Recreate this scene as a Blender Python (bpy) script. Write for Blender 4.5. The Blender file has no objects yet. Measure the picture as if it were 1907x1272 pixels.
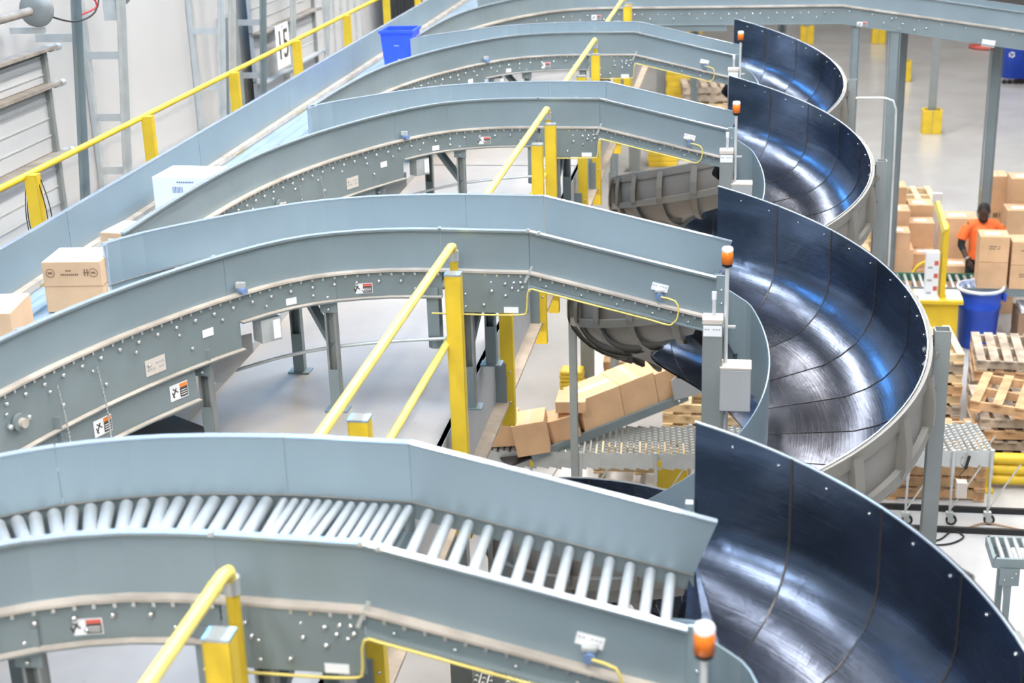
import bpy, math, random
from mathutils import Vector, Matrix
random.seed(7)
SC = bpy.context.scene
COL = SC.collection
PI = math.pi

# ------------------------------------------------------------------ camera
H = 6.8
CX, CY, F = 953.5, 636.0, 2735.64
XC = Vector((0.98770946, 0.02339462, -0.15454032))
YC = Vector((0.15334042, -0.3365678, 0.92909033))
DC = Vector((0.03027758, 0.94136858, 0.33601854))
cam_d = bpy.data.cameras.new('camera')
cam = bpy.data.objects.new('camera', cam_d)
COL.objects.link(cam)
right = Vector((XC[0], YC[0], -DC[0])); up = -Vector((XC[1], YC[1], -DC[1])); back = -Vector((XC[2], YC[2], -DC[2]))
right.normalize(); back = (back - right * back.dot(right)).normalized(); up = back.cross(right)
M = Matrix((right, up, back)).transposed().to_4x4(); M.translation = Vector((0, 0, H))
cam.matrix_world = M
cam_d.sensor_width = 36.0; cam_d.lens = 36.0 * F / 1907.0
cam_d.clip_end = 200
cam_d.dof.use_dof = True; cam_d.dof.focus_distance = 9.6; cam_d.dof.aperture_fstop = 2.4
SC.camera = cam

def at(px, py, z=None, Y=None, X=None):
    """the point of the hall on a given plane along a sight line (used to take real positions)"""
    r = Vector((px - CX, py - CY, F)) / F
    d = Vector((r.dot(XC), r.dot(YC), -r.dot(DC)))
    s = (z - H) / d.z if z is not None else (Y / d.y if Y is not None else X / d.x)
    return Vector((0, 0, H)) + d * s

# ------------------------------------------------------------------ light
w = bpy.data.worlds.new('world'); SC.world = w; w.use_nodes = True
bg = w.node_tree.nodes['Background']; bg.inputs[0].default_value = (0.93, 0.97, 1.0, 1); bg.inputs[1].default_value = 0.55
SC.view_settings.view_transform = 'Standard'; SC.view_settings.look = 'None'
SC.view_settings.gamma = 1.0; SC.view_settings.use_curve_mapping = False
SC.view_settings.exposure = -1.72

# ------------------------------------------------------------------ materials
def newmat(name):
    m = bpy.data.materials.new(name); m.use_nodes = True
    nt = m.node_tree; b = nt.nodes['Principled BSDF']
    return m, nt, b

def paint(name, col, rough=0.45, metal=0.0, var=0.06, scale=3.0, spec=0.5, dust=None, dustamt=0.35, bump=0.0):
    m, nt, b = newmat(name)
    tc = nt.nodes.new('ShaderNodeTexCoord')
    n = nt.nodes.new('ShaderNodeTexNoise'); n.inputs['Scale'].default_value = scale; n.inputs['Detail'].default_value = 6
    nt.links.new(tc.outputs['Object'], n.inputs['Vector'])
    r = nt.nodes.new('ShaderNodeValToRGB')
    c0 = [max(0, c * (1 - var * 2)) for c in col]; c1 = [min(1, c * (1 + var * 2)) for c in col]
    if dust: c0 = [col[i] * (1 - dustamt) + dust[i] * dustamt for i in range(3)]
    r.color_ramp.elements[0].position = 0.35; r.color_ramp.elements[1].position = 0.65
    r.color_ramp.elements[0].color = (*c0, 1); r.color_ramp.elements[1].color = (*c1, 1)
    nt.links.new(n.outputs['Fac'], r.inputs['Fac']); nt.links.new(r.outputs['Color'], b.inputs['Base Color'])
    b.inputs['Roughness'].default_value = rough; b.inputs['Metallic'].default_value = metal
    b.inputs['Specular IOR Level'].default_value = spec
    if bump > 0:
        n2 = nt.nodes.new('ShaderNodeTexNoise'); n2.inputs['Scale'].default_value = scale * 12
        nt.links.new(tc.outputs['Object'], n2.inputs['Vector'])
        bp = nt.nodes.new('ShaderNodeBump'); bp.inputs['Strength'].default_value = bump
        nt.links.new(n2.outputs['Fac'], bp.inputs['Height']); nt.links.new(bp.outputs['Normal'], b.inputs['Normal'])
    return m

STEEL = paint('steel_paint', (0.250, 0.318, 0.352), 0.36, 0.25, 0.03, 1.5)
FRAME = paint('frame_paint', (0.215, 0.262, 0.275), 0.42, 0.2, 0.04, 2.0)
FLANGEDUST = paint('dusty_flange', (0.40, 0.33, 0.26), 0.7, 0.0, 0.08, 6.0)
LEDGE = paint('dusty_ledge', (0.46, 0.41, 0.355), 0.6, 0.0, 0.10, 6.0)
EDGE = paint('bright_edge', (0.50, 0.57, 0.64), 0.25, 0.6, 0.02, 4.0)
ZINC = paint('zinc_roller', (0.78, 0.81, 0.83), 0.30, 0.6, 0.05, 4.0)
GALV = paint('galvanised', (0.64, 0.66, 0.65), 0.4, 0.5, 0.03, 8.0)
BOLTM = paint('zinc_bolt', (0.78, 0.80, 0.80), 0.25, 0.8, 0.03, 8.0)
YEL = paint('safety_yellow', (0.74, 0.51, 0.03), 0.4, 0.0, 0.04, 5.0)
YELP = paint('pale_yellow_rail', (0.86, 0.68, 0.16), 0.35, 0.0, 0.04, 5.0)
CHOUT = paint('chute_outer_paint', (0.20, 0.19, 0.18), 0.55, 0.1, 0.1, 4.0, dust=(0.34, 0.30, 0.26))
SEAM = paint('seam_bead', (0.055, 0.05, 0.05), 0.35, 0.5)
CHRIB = paint('chute_rib_paint', (0.185, 0.18, 0.165), 0.5, 0.1, 0.08, 4.0, dust=(0.27, 0.24, 0.205))
POST = paint('grey_post_paint', (0.265, 0.285, 0.28), 0.4, 0.2, 0.04, 3.0)
DARK = paint('dark_steel', (0.03, 0.032, 0.036), 0.5, 0.3, 0.1, 5.0)
BLACK = paint('black_rubber', (0.015, 0.015, 0.016), 0.6, 0.0, 0.1, 5.0)
WHITEL = paint('white_label', (0.85, 0.86, 0.87), 0.5, 0.0, 0.01, 5.0)
REDL = paint('red_label', (0.62, 0.12, 0.10), 0.5)
ORL = paint('orange_label', (0.85, 0.25, 0.05), 0.5)
INK = paint('printed_ink', (0.06, 0.05, 0.045), 0.6)
BROWNINK = paint('brown_ink', (0.22, 0.13, 0.08), 0.7)
BLUEINK = paint('blue_ink', (0.16, 0.24, 0.42), 0.6)
CARD = paint('cardboard', (0.70, 0.45, 0.26), 0.75, 0.0, 0.05, 3.0)
CARDW = paint('cardboard_light', (0.60, 0.40, 0.245), 0.75, 0.0, 0.05, 3.0)
CARDD = paint('cardboard_brown', (0.35, 0.22, 0.14), 0.8, 0.0, 0.05, 3.0)
TAPE = paint('packing_tape', (0.72, 0.58, 0.44), 0.15, 0.0, 0.05, 3.0)
WHITEBOX = paint('white_carton', (0.82, 0.84, 0.88), 0.6, 0.0, 0.02, 3.0)
BLUEP = paint('blue_plastic', (0.015, 0.075, 0.55), 0.35, 0.0, 0.05, 3.0)
BLUEB = paint('bright_blue_plastic', (0.03, 0.10, 0.85), 0.35, 0.0, 0.05, 3.0)
LINER = paint('clear_liner', (0.35, 0.45, 0.70), 0.2, 0.0, 0.2, 12.0)
AMBER = paint('amber_lens', (0.95, 0.22, 0.02), 0.2, 0.0, 0.02, 3.0)
CLEARC = paint('white_cap', (0.80, 0.78, 0.75), 0.3)
CONDUIT = paint('white_conduit', (0.70, 0.72, 0.72), 0.35, 0.3)
GREYBOX = paint('grey_enclosure', (0.40, 0.41, 0.42), 0.45, 0.0, 0.03)
BEIGE = paint('beige_cap', (0.62, 0.56, 0.50), 0.6)
CABLEY = paint('yellow_cable', (0.72, 0.58, 0.16), 0.5)
PINE = paint('new_pine', (0.78, 0.60, 0.36), 0.7, 0.0, 0.08, 6.0)
OLDW = paint('weathered_wood', (0.44, 0.36, 0.28), 0.8, 0.0, 0.15, 6.0)
ORW = paint('reddish_wood', (0.55, 0.34, 0.18), 0.8, 0.0, 0.12, 6.0)
WALLM = paint('wall_panel', (0.50, 0.485, 0.465), 0.7, 0.0, 0.02, 0.6)
DOORM = paint('door_panel_white', (0.48, 0.49, 0.50), 0.55, 0.0, 0.02, 1.0)
DUSTY = paint('dusty_wood_strip', (0.27, 0.235, 0.20), 0.8, 0.0, 0.12, 6.0)
GREEN = paint('green_paint', (0.03, 0.12, 0.07), 0.5)
SKIN = paint('skin', (0.075, 0.038, 0.025), 0.45, 0.0, 0.05, 8.0)
HAIR = paint('short_hair', (0.02, 0.016, 0.015), 0.8)
SHIRT = paint('orange_shirt', (0.95, 0.17, 0.035), 0.75, 0.0, 0.05, 8.0)
TROUS = paint('black_trousers', (0.012, 0.012, 0.014), 0.8)
REDC = paint('red_cable', (0.6, 0.04, 0.05), 0.5)
SORT = paint('sorter_slat', (0.55, 0.66, 0.74), 0.28, 0.6, 0.05, 3.0)

def chute_mat():
    m, nt, b = newmat('polished_chute_steel')
    tc = nt.nodes.new('ShaderNodeTexCoord')
    n = nt.nodes.new('ShaderNodeTexNoise'); n.inputs['Scale'].default_value = 2.2; n.inputs['Detail'].default_value = 8; n.inputs['Distortion'].default_value = 0.8
    nt.links.new(tc.outputs['Object'], n.inputs['Vector'])
    r = nt.nodes.new('ShaderNodeValToRGB')
    r.color_ramp.elements[0].position = 0.3; r.color_ramp.elements[1].position = 0.75
    r.color_ramp.elements[0].color = (0.12, 0.13, 0.155, 1); r.color_ramp.elements[1].color = (0.25, 0.28, 0.34, 1)
    nt.links.new(n.outputs['Fac'], r.inputs['Fac'])
    # blue reflected light painted into the side wall colour, grey on the running surface
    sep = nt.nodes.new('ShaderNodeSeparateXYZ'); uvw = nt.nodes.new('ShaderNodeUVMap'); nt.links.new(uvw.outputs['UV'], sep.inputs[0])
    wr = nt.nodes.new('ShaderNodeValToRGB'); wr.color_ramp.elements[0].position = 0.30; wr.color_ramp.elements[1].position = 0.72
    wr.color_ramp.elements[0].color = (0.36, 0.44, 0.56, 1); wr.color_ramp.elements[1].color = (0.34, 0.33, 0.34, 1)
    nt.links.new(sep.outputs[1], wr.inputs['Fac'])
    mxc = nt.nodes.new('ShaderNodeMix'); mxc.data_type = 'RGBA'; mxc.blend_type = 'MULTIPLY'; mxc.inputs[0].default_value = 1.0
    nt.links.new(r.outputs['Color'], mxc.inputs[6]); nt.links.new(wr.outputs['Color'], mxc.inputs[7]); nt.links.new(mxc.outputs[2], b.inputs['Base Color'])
    b.inputs['Metallic'].default_value = 0.88
    # wear streaks running along the slide: UV.x = along, UV.y = across
    mp = nt.nodes.new('ShaderNodeMapping'); mp.inputs['Scale'].default_value = (1.2, 60, 1)
    uv = nt.nodes.new('ShaderNodeUVMap'); nt.links.new(uv.outputs['UV'], mp.inputs['Vector'])
    n2 = nt.nodes.new('ShaderNodeTexNoise'); n2.inputs['Scale'].default_value = 2.0; n2.inputs['Detail'].default_value = 4
    nt.links.new(mp.outputs['Vector'], n2.inputs['Vector'])
    mr = nt.nodes.new('ShaderNodeMapRange'); mr.inputs['To Min'].default_value = 0.20; mr.inputs['To Max'].default_value = 0.32
    nt.links.new(n2.outputs['Fac'], mr.inputs['Value']); nt.links.new(mr.outputs['Result'], b.inputs['Roughness'])
    bp = nt.nodes.new('ShaderNodeBump'); bp.inputs['Strength'].default_value = 0.05; bp.inputs['Distance'].default_value = 0.01
    nt.links.new(n2.outputs['Fac'], bp.inputs['Height'])
    n3 = nt.nodes.new('ShaderNodeTexNoise'); n3.inputs['Scale'].default_value = 5.0; n3.inputs['Detail'].default_value = 3; n3.inputs['Distortion'].default_value = 1.5
    nt.links.new(tc.outputs['Object'], n3.inputs['Vector'])
    bp2 = nt.nodes.new('ShaderNodeBump'); bp2.inputs['Strength'].default_value = 0.07; bp2.inputs['Distance'].default_value = 0.03
    nt.links.new(n3.outputs['Fac'], bp2.inputs['Height']); nt.links.new(bp.outputs['Normal'], bp2.inputs['Normal'])
    nt.links.new(bp2.outputs['Normal'], b.inputs['Normal'])
    return m
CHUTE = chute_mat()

def concrete(name, col, rough, stain):
    m, nt, b = newmat(name)
    tc = nt.nodes.new('ShaderNodeTexCoord')
    n = nt.nodes.new('ShaderNodeTexNoise'); n.inputs['Scale'].default_value = 0.5; n.inputs['Detail'].default_value = 10; n.inputs['Roughness'].default_value = 0.65
    nt.links.new(tc.outputs['Object'], n.inputs['Vector'])
    r = nt.nodes.new('ShaderNodeValToRGB'); r.color_ramp.elements[0].position = 0.3; r.color_ramp.elements[1].position = 0.68
    r.color_ramp.elements[0].color = (*stain, 1); r.color_ramp.elements[1].color = (*col, 1)
    nt.links.new(n.outputs['Fac'], r.inputs['Fac'])
    v = nt.nodes.new('ShaderNodeTexVoronoi'); v.inputs['Scale'].default_value = 5.0
    nt.links.new(tc.outputs['Object'], v.inputs['Vector'])
    r2 = nt.nodes.new('ShaderNodeValToRGB'); r2.color_ramp.elements[0].position = 0.03; r2.color_ramp.elements[1].position = 0.06
    r2.color_ramp.elements[0].color = (0.55, 0.52, 0.5, 1); r2.color_ramp.elements[1].color = (1, 1, 1, 1)
    nt.links.new(v.outputs['Distance'], r2.inputs['Fac'])
    mx = nt.nodes.new('ShaderNodeMix'); mx.data_type = 'RGBA'; mx.blend_type = 'MULTIPLY'; mx.inputs[0].default_value = 0.5
    nt.links.new(r.outputs['Color'], mx.inputs[6]); nt.links.new(r2.outputs['Color'], mx.inputs[7])
    nt.links.new(mx.outputs[2], b.inputs['Base Color'])
    b.inputs['Roughness'].default_value = rough
    return m
FLOORM = concrete('polished_concrete', (0.55, 0.55, 0.545), 0.22, (0.43, 0.425, 0.42))
DECKM = concrete('deck_concrete', (0.46, 0.42, 0.38), 0.45, (0.31, 0.275, 0.245))

# ------------------------------------------------------------------ mesh helpers
class MB:
    def __init__(s): s.v = []; s.f = []; s.uv = None; s.smooth = set()
    def add(s, vs, fs, smooth=False):
        o = len(s.v); s.v += [tuple(v) for v in vs]
        for f in fs:
            if smooth: s.smooth.add(len(s.f))
            s.f.append(tuple(i + o for i in f))
        return s
    def box(s, c, d, rz=0, M=None):
        x, y, z = d[0] / 2, d[1] / 2, d[2] / 2
        vs = [Vector((a * x, b * y, e * z)) for a in (-1, 1) for b in (-1, 1) for e in (-1, 1)]
        R = Matrix.Rotation(rz, 3, 'Z') if M is None else M
        vs = [R @ v + Vector(c) for v in vs]
        return s.add(vs, [(0, 1, 3, 2), (4, 6, 7, 5), (0, 4, 5, 1), (2, 3, 7, 6), (0, 2, 6, 4), (1, 5, 7, 3)])
    def bar(s, a, b, wd, ht, up=Vector((0, 0, 1))):
        a = Vector(a); b = Vector(b); t = (b - a); L = t.length
        if L < 1e-6: return s
        t.normalize()
        if abs(t.dot(up)) > 0.98: up = Vector((0, 1, 0))
        sd = t.cross(up).normalized(); u = sd.cross(t)
        return s.box((a + b) / 2, (wd, L, ht), M=Matrix((sd, t, u)).transposed())
    def tube(s, pts, r, n=10, caps=True, radii=None):
        pts = [Vector(p) for p in pts]; rings = []
        prev = None
        for i, p in enumerate(pts):
            t = (pts[min(i + 1, len(pts) - 1)] - pts[max(i - 1, 0)]).normalized()
            if prev is None:
                a = Vector((0, 0, 1)) if abs(t.z) < 0.9 else Vector((1, 0, 0))
                prev = t.cross(a).normalized()
            u = (prev - t * prev.dot(t)).normalized(); prev = u; w_ = t.cross(u)
            rr = radii[i] if radii else r
            rings.append([p + (u * math.cos(2 * PI * k / n) + w_ * math.sin(2 * PI * k / n)) * rr for k in range(n)])
        vs = [v for rg in rings for v in rg]; fs = []
        for i in range(len(rings) - 1):
            for k in range(n):
                fs.append((i * n + k, i * n + (k + 1) % n, (i + 1) * n + (k + 1) % n, (i + 1) * n + k))
        s.add(vs, fs, True)
        if caps:
            s.add(rings[0], [tuple(reversed(range(n)))]); s.add(rings[-1], [tuple(range(n))])
        return s
    def cyl(s, a, b, r, n=12, r2=None):
        return s.tube([a, b], r, n, radii=[r, r if r2 is None else r2])
    def lathe(s, prof, c=(0, 0, 0), n=24):
        c = Vector(c); vs = []; fs = []
        for (r, z) in prof:
            for k in range(n): vs.append(c + Vector((r * math.cos(2 * PI * k / n), r * math.sin(2 * PI * k / n), z)))
        for i in range(len(prof) - 1):
            for k in range(n): fs.append((i * n + k, i * n + (k + 1) % n, (i + 1) * n + (k + 1) % n, (i + 1) * n + k))
        return s.add(vs, fs, True)
    def sweep(s, pts, prof, side=1, closed=True):
        """sweep profile [(out, dz)] along a polyline; out is to the right of travel for side=1"""
        pts = [Vector(p) for p in pts]; n = len(prof); vs = []; fs = []
        for i, p in enumerate(pts):
            def nr(a, b):
                t = b - a; t.z = 0; t.normalize(); return Vector((t.y, -t.x, 0)) * side
            ns = []
            if i > 0: ns.append(nr(pts[i - 1], p))
            if i < len(pts) - 1: ns.append(nr(p, pts[i + 1]))
            nn = sum(ns, Vector((0, 0, 0))).normalized(); k = 1 / max(0.5, nn.dot(ns[0]))
            for (o, dz) in prof: vs.append(p + nn * o * k + Vector((0, 0, dz)))
        for i in range(len(pts) - 1):
            for k in range(n if closed else n - 1):
                fs.append((i * n + k, i * n + (k + 1) % n, (i + 1) * n + (k + 1) % n, (i + 1) * n + k))
        if closed:
            fs.append(tuple(reversed(range(n)))); fs.append(tuple(range((len(pts) - 1) * n, len(pts) * n)))
        return s.add(vs, fs)
    def build(s, name, mat, parent=None, label=None, loc=None, bevel=0.0):
        me = bpy.data.meshes.new(name); me.from_pydata(s.v, [], s.f); me.update()
        if s.smooth:
            for i, p in enumerate(me.polygons): p.use_smooth = i in s.smooth
        if s.uv:
            l = me.uv_layers.new(name='UVMap')
            for p in me.polygons:
                for li in p.loop_indices: l.data[li].uv = s.uv[me.loops[li].vertex_index]
        me.materials.append(mat)
        o = bpy.data.objects.new(name, me); COL.objects.link(o)
        if loc is not None: o.location = loc
        if parent is not None: o.parent = parent
        if label: o['label'] = label
        if bevel:
            b = o.modifiers.new('bevel', 'BEVEL'); b.width = bevel; b.segments = 2; b.limit_method = 'ANGLE'
        fixn(me)
        return o

import bmesh
def fixn(me):
    bm = bmesh.new(); bm.from_mesh(me); bmesh.ops.recalc_face_normals(bm, faces=bm.faces); bm.to_mesh(me); bm.free()

def thing(name, label, cat, loc=(0, 0, 0), rz=0, group=None):
    o = bpy.data.objects.new(name, None); COL.objects.link(o); o.empty_display_size = 0.1
    o.location = loc; o.rotation_euler = (0, 0, rz); o['label'] = label; o['category'] = cat
    if group: o['group'] = group
    return o
def tag(o, label, cat, group=None, kind=None):
    o['label'] = label; o['category'] = cat
    if group: o['group'] = group
    if kind: o['kind'] = kind
    return o
def struct(name, mb, mat, loc=None):
    o = mb.build(name, mat, loc=loc); o['kind'] = 'structure'; return o
KIDS = {}
def dup(root, loc=None, rz=None, label=None, group=None):
    kids = {}
    for o in COL.objects:
        if o.parent: kids.setdefault(o.parent.name, []).append(o)
    def rec(o, par):
        c = o.copy(); COL.objects.link(c)
        if par: c.parent = par
        for ch in kids.get(o.name, []): rec(ch, c)
        return c
    r = rec(root, None)
    if loc is not None: r.location = loc
    if rz is not None: r.rotation_euler = (0, 0, rz)
    if label: r['label'] = label
    if group: r['group'] = group
    return r
def inst(o, loc, parent=None, rot=None):
    c = o.copy(); COL.objects.link(c); c.location = loc
    if parent is not None: c.parent = parent
    if rot is not None: c.rotation_euler = rot
    return c

def catmull(pts, step=0.12):
    pts = [Vector(p) for p in pts]; out = [pts[0]]
    for i in range(len(pts) - 1):
        p0 = pts[max(i - 1, 0)]; p1 = pts[i]; p2 = pts[i + 1]; p3 = pts[min(i + 2, len(pts) - 1)]
        n = max(1, int((p2 - p1).length / step))
        for k in range(1, n + 1):
            t = k / n
            out.append(0.5 * ((2 * p1) + (p2 - p0) * t + (2 * p0 - 5 * p1 + 4 * p2 - p3) * t * t + (3 * p1 - p0 - 3 * p2 + p3) * t ** 3))
    return out

def text_mesh(body, size, mat, name, parent=None, loc=(0, 0, 0), rot=(0, 0, 0), sx=1.0, depth=0.002):
    cu = bpy.data.curves.new(name, 'FONT'); cu.body = body; cu.size = size; cu.extrude = depth; cu.align_x = 'CENTER'; cu.align_y = 'CENTER'
    tmp = bpy.data.objects.new(name + '_t', cu); COL.objects.link(tmp)
    dg = bpy.context.evaluated_depsgraph_get(); me = bpy.data.meshes.new_from_object(tmp.evaluated_get(dg))
    bpy.data.objects.remove(tmp)
    me.materials.clear(); me.materials.append(mat)
    o = bpy.data.objects.new(name, me); COL.objects.link(o)
    o.location = loc; o.rotation_euler = rot; o.scale = (sx, 1, 1)
    if parent: o.parent = parent
    return o

# ------------------------------------------------------------------ hall shell
fl = MB(); fl.add([(-20, -3, 0), (30, -3, 0), (30, 80, 0), (-20, 80, 0)], [(0, 1, 2, 3)])
struct('floor', fl, FLOORM)
ce = MB(); ce.add([(-20, -12, 12), (30, -12, 12), (30, 80, 12), (-20, 80, 12)], [(3, 2, 1, 0)])
CEILM = paint('ceiling_deck', (0.34, 0.35, 0.37), 0.8)
struct('ceiling', ce, CEILM)
wl = MB(); wl.box((-6.1, 38, 6), (0.2, 84, 12.0))
struct('wall_left', wl, WALLM)
wb = MB(); wb.box((5, 80.1, 6), (50, 0.2, 12)); struct('wall_back', wb, WALLM)
wr = MB(); wr.box((30.1, 38, 6), (0.2, 84, 12)); struct('wall_right', wr, WALLM)

# high bay lamps and added fill lamps
def lamp(x, y, col, power, sx, sy, label, zc=11.2):
    t = thing('bay_or_fill_lamp', label, 'lamp', (x, y, zc))
    MB().box((0, 0, 0.05), (sx + 0.1, sy + 0.1, 0.08)).build('housing', GREYBOX, t)
    m, nt, b = newmat('lamp_diffuser'); b.inputs['Emission Color'].default_value = (*col, 1); b.inputs['Emission Strength'].default_value = power / (sx * sy) / 3.2
    b.inputs['Base Color'].default_value = (0.8, 0.8, 0.8, 1)
    MB().box((0, 0, 0.0), (sx, sy, 0.02)).build('diffuser', m, t)
    ld = bpy.data.lights.new('lamp_light', 'AREA'); ld.shape = 'RECTANGLE'; ld.size = sx; ld.size_y = sy; ld.energy = power; ld.color = col
    lo = bpy.data.objects.new('lamp_light', ld); COL.objects.link(lo); lo.parent = t; lo.location = (0, 0, -0.03)
WH = (1.0, 0.955, 0.90); BL = (0.14, 0.50, 1.0)
rows = [('left', -1.4, [2, 7, 11, 14.5, 18, 22, 28, 34]), ('middle', 2.2, [1, 7, 13, 19, 25, 32, 40, 50]), ('right', 7.0, [4, 10, 16, 23, 31, 42])]
for nm, x, ysl in rows:
    for y in ysl: 
        t_ = lamp(x, y, WH, 500 if y < 23 else 600, 0.6, 2.4, 'white high bay lamp hanging in the %s row under the ceiling' % nm); 
for y in (6.0, 12.0, 17.5, 23.0):
    lamp(-5.2, y, BL, 400, 0.32, 3.0, 'blue-tinted lamp in the row along the left wall', zc=10.6)
for (x, y) in ((-1.4, -4.0), (2.2, -4.0), (-4.4, -2.5), (2.2, -8.5), (-1.4, -8.5)):  # unseen lamps added to brighten the faces turned to the camera
    lamp(x, y, (0.93, 0.97, 1.0), 620, 0.6, 2.4, 'added cool white fill lamp behind the viewer')
for y in (5.0, 15.0):
    lamp(4.4, y, BL, 260, 0.5, 2.2, 'blue-tinted lamp between the middle and right rows')
for y in (10.5, 14.0, 17.5, 21.0, 25.0):  # added fill lights, brighten the floor and cartons below the deck edge
    lamp(-2.5, y, WH, 110, 0.25, 1.2, 'small added fill lamp under the raised deck', zc=3.30)
for o in COL.objects:
    if o.name.startswith('bay_or_fill_lamp'): o['group'] = o['label'] + 's'

# ------------------------------------------------------------------ mezzanine deck
DZ = 3.46
dk = MB(); dk.box((-3.84, 13, DZ - 0.06), (4.3, 34, 0.12))
struct('floor_deck', dk, DECKM)
# seams of the deck slabs
edge = thing('deck_edge_beam', 'long dusty steel edge beam of the raised deck below the yellow railing', 'beam', (-1.68, 13, DZ))
MB().box((0, 0, -0.24), (0.03, 34, 0.48)).build('web', GREYBOX, edge)
MB().box((0.005, 0, -0.005), (0.03, 34, 0.01)).build('upper_flange', GREYBOX, edge)
MB().box((0.055, 0, -0.47), (0.10, 34, 0.02)).build('lower_flange', FLANGEDUST, edge)
tp = MB(); tp.box((-3.25, 13, DZ + 0.002), (0.012, 34, 0.004)); 
pl = MB(); pl.box((-3.60, 13, DZ + 0.03), (0.70, 34, 0.06)); o = pl.build('base_plinth', GREYBOX); tag(o, 'long grey plinth on the deck under the edge of the sorting conveyor', 'plinth')
for y in (7.0, 10.5, 14.5):
    o = MB().box((-2.45, y, DZ + 0.001), (1.5, 0.008, 0.004)).build('trim_joint', DARK); o['kind'] = 'structure'; o.name = 'trim_%d' % int(y)

# ------------------------------------------------------------------ main sorting conveyor along the wall
mc = thing('sorting_conveyor', 'long straight grey sorting conveyor running along the wall with tall side guards', 'conveyor', (-3.95, 11, DZ))
def loc_(pts, o): return [Vector(p) - Vector(o) for p in pts]
O = (-3.95, 11, DZ)
ys = [-1.0 + 2.4 * k for k in range(14)]
for a, b in zip(ys[:-1], ys[1:]):
    MB().sweep(loc_([(-4.30, a + 0.003, 4.5), (-4.30, b - 0.003, 4.5)], O), [(-0.03, 0), (0, 0.0), (0, -0.29), (-0.008, -0.29), (-0.008, -0.012), (-0.03, -0.012)], 1).build('side_guard', STEEL, mc)
MB().sweep(loc_([(-4.30, -1, 4.507), (-4.30, 30, 4.507)], O), [(-0.032, 0), (0.002, 0), (0.002, -0.006), (-0.032, -0.006)], 1).build('guard_rim', EDGE, mc)
MB().sweep(loc_([(-4.30, -1, 4.22), (-4.30, 30, 4.22)], O), [(0.0, 0), (0.05, 0), (0.05, -0.03), (0, -0.03)], 1).build('bed_edge', LEDGE, mc)
MB().box((0.0, 3.5, 0.70), (0.62, 31, 0.03)).build('slat_bed', SORT, mc)
for k in range(5):
    MB().box((-0.22 + k * 0.115, 3.5, 0.725), (0.05, 31, 0.02)).build('bed_strip', SORT, mc)
MB().box((-0.30, 3.5, 0.55), (0.05, 31, 0.30)).build('side_frame', FRAME, mc)
for y in [1 + 2.6 * k for k in range(10)]:
    MB().box((-0.3, y - 11, 0.3), (0.07, 0.07, 0.75)).build('leg', POST, mc)

# ------------------------------------------------------------------ shared small parts
def bolt_mesh():
    m = MB(); m.lathe([(0.0001, 0.014), (0.006, 0.013), (0.010, 0.009), (0.011, 0.0)], n=8)
    m.lathe([(0.015, 0.002), (0.015, 0)], n=6)
    o = m.build('bolt', BOLTM); bpy.data.objects.remove(o); return bpy.data.meshes['bolt']
BOLTME = bolt_mesh()
def bolts(parent, pts, normal=(0, -1, 0), name='bolt', sc=1.0):
    q = Vector(normal).to_track_quat('Z', 'Y').to_euler()
    for p in pts:
        o = bpy.data.objects.new(name, BOLTME); COL.objects.link(o); o.parent = parent; o.location = p; o.rotation_euler = q; o.scale = (sc, sc, sc)

def roller_mesh(name, L, r):
    m = MB(); m.lathe([(0.004, -L / 2 - 0.012), (0.004, -L / 2), (r * 0.7, -L / 2), (r, -L / 2 + 0.012), (r, L / 2 - 0.012), (r * 0.7, L / 2), (0.004, L / 2), (0.004, L / 2 + 0.012)], n=16)
    o = m.build(name, ZINC); me = o.data; bpy.data.objects.remove(o); return me

def warning_label(parent, c, w_, h_, M3, red=True):
    """black pictogram on white beside a red-topped black text field"""
    c = Vector(c)
    def P(u, v): return c + M3 @ Vector((u, 0, v))
    b = MB(); b.box(c, (w_, 0.002, h_), M=M3); o = b.build('warning_label', WHITEL, parent)
    b = MB(); b.box(P(w_ * 0.26, -h_ * 0.12) + M3 @ Vector((0, -0.0015, 0)), (w_ * 0.42, 0.002, h_ * 0.62), M=M3); b.build('text_field', INK, o)
    b = MB(); b.box(P(w_ * 0.26, h_ * 0.32) + M3 @ Vector((0, -0.0015, 0)), (w_ * 0.42, 0.002, h_ * 0.24), M=M3); b.build('signal_band', REDL if red else ORL, o)
    b = MB()
    b.box(P(-w_ * 0.25, 0.0) + M3 @ Vector((0, -0.0015, 0)), (w_ * 0.06, 0.002, h_ * 0.6), M=M3 @ Matrix.Rotation(0.5, 3, 'Y'))
    b.box(P(-w_ * 0.20, 0.1 * h_) + M3 @ Vector((0, -0.0018, 0)), (w_ * 0.05, 0.002, h_ * 0.5), M=M3 @ Matrix.Rotation(-0.9, 3, 'Y'))
    b.box(P(-w_ * 0.33, -0.15 * h_) + M3 @ Vector((0, -0.0018, 0)), (w_ * 0.05, 0.002, h_ * 0.4), M=M3 @ Matrix.Rotation(-0.4, 3, 'Y'))
    b.build('pictogram', INK, o)
    b = MB()
    for k in range(3): b.box(P(w_ * 0.26, -h_ * (0.0 + 0.14 * k)) + M3 @ Vector((0, -0.003, 0)), (w_ * 0.34, 0.001, h_ * 0.04), M=M3)
    b.build('text_lines', WHITEL, o)
def plate_label(parent, c, w_, h_, M3, lines=2, mat=None):
    c = Vector(c)
    b = MB(); b.box(c, (w_, 0.002, h_), M=M3); o = b.build('identification_label', mat or WHITEL, parent)
    b = MB()
    for k in range(lines):
        for j in range(6):
            if (j * 7 + k * 3) % 5 == 4: continue
            b.box(c + M3 @ Vector((-w_ * 0.38 + j * w_ * 0.15, -0.0015, h_ * (0.15 - 0.3 * k))), (w_ * 0.10, 0.001, h_ * 0.13), M=M3)
    b.build('printed_characters', GREYBOX, o)

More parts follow.
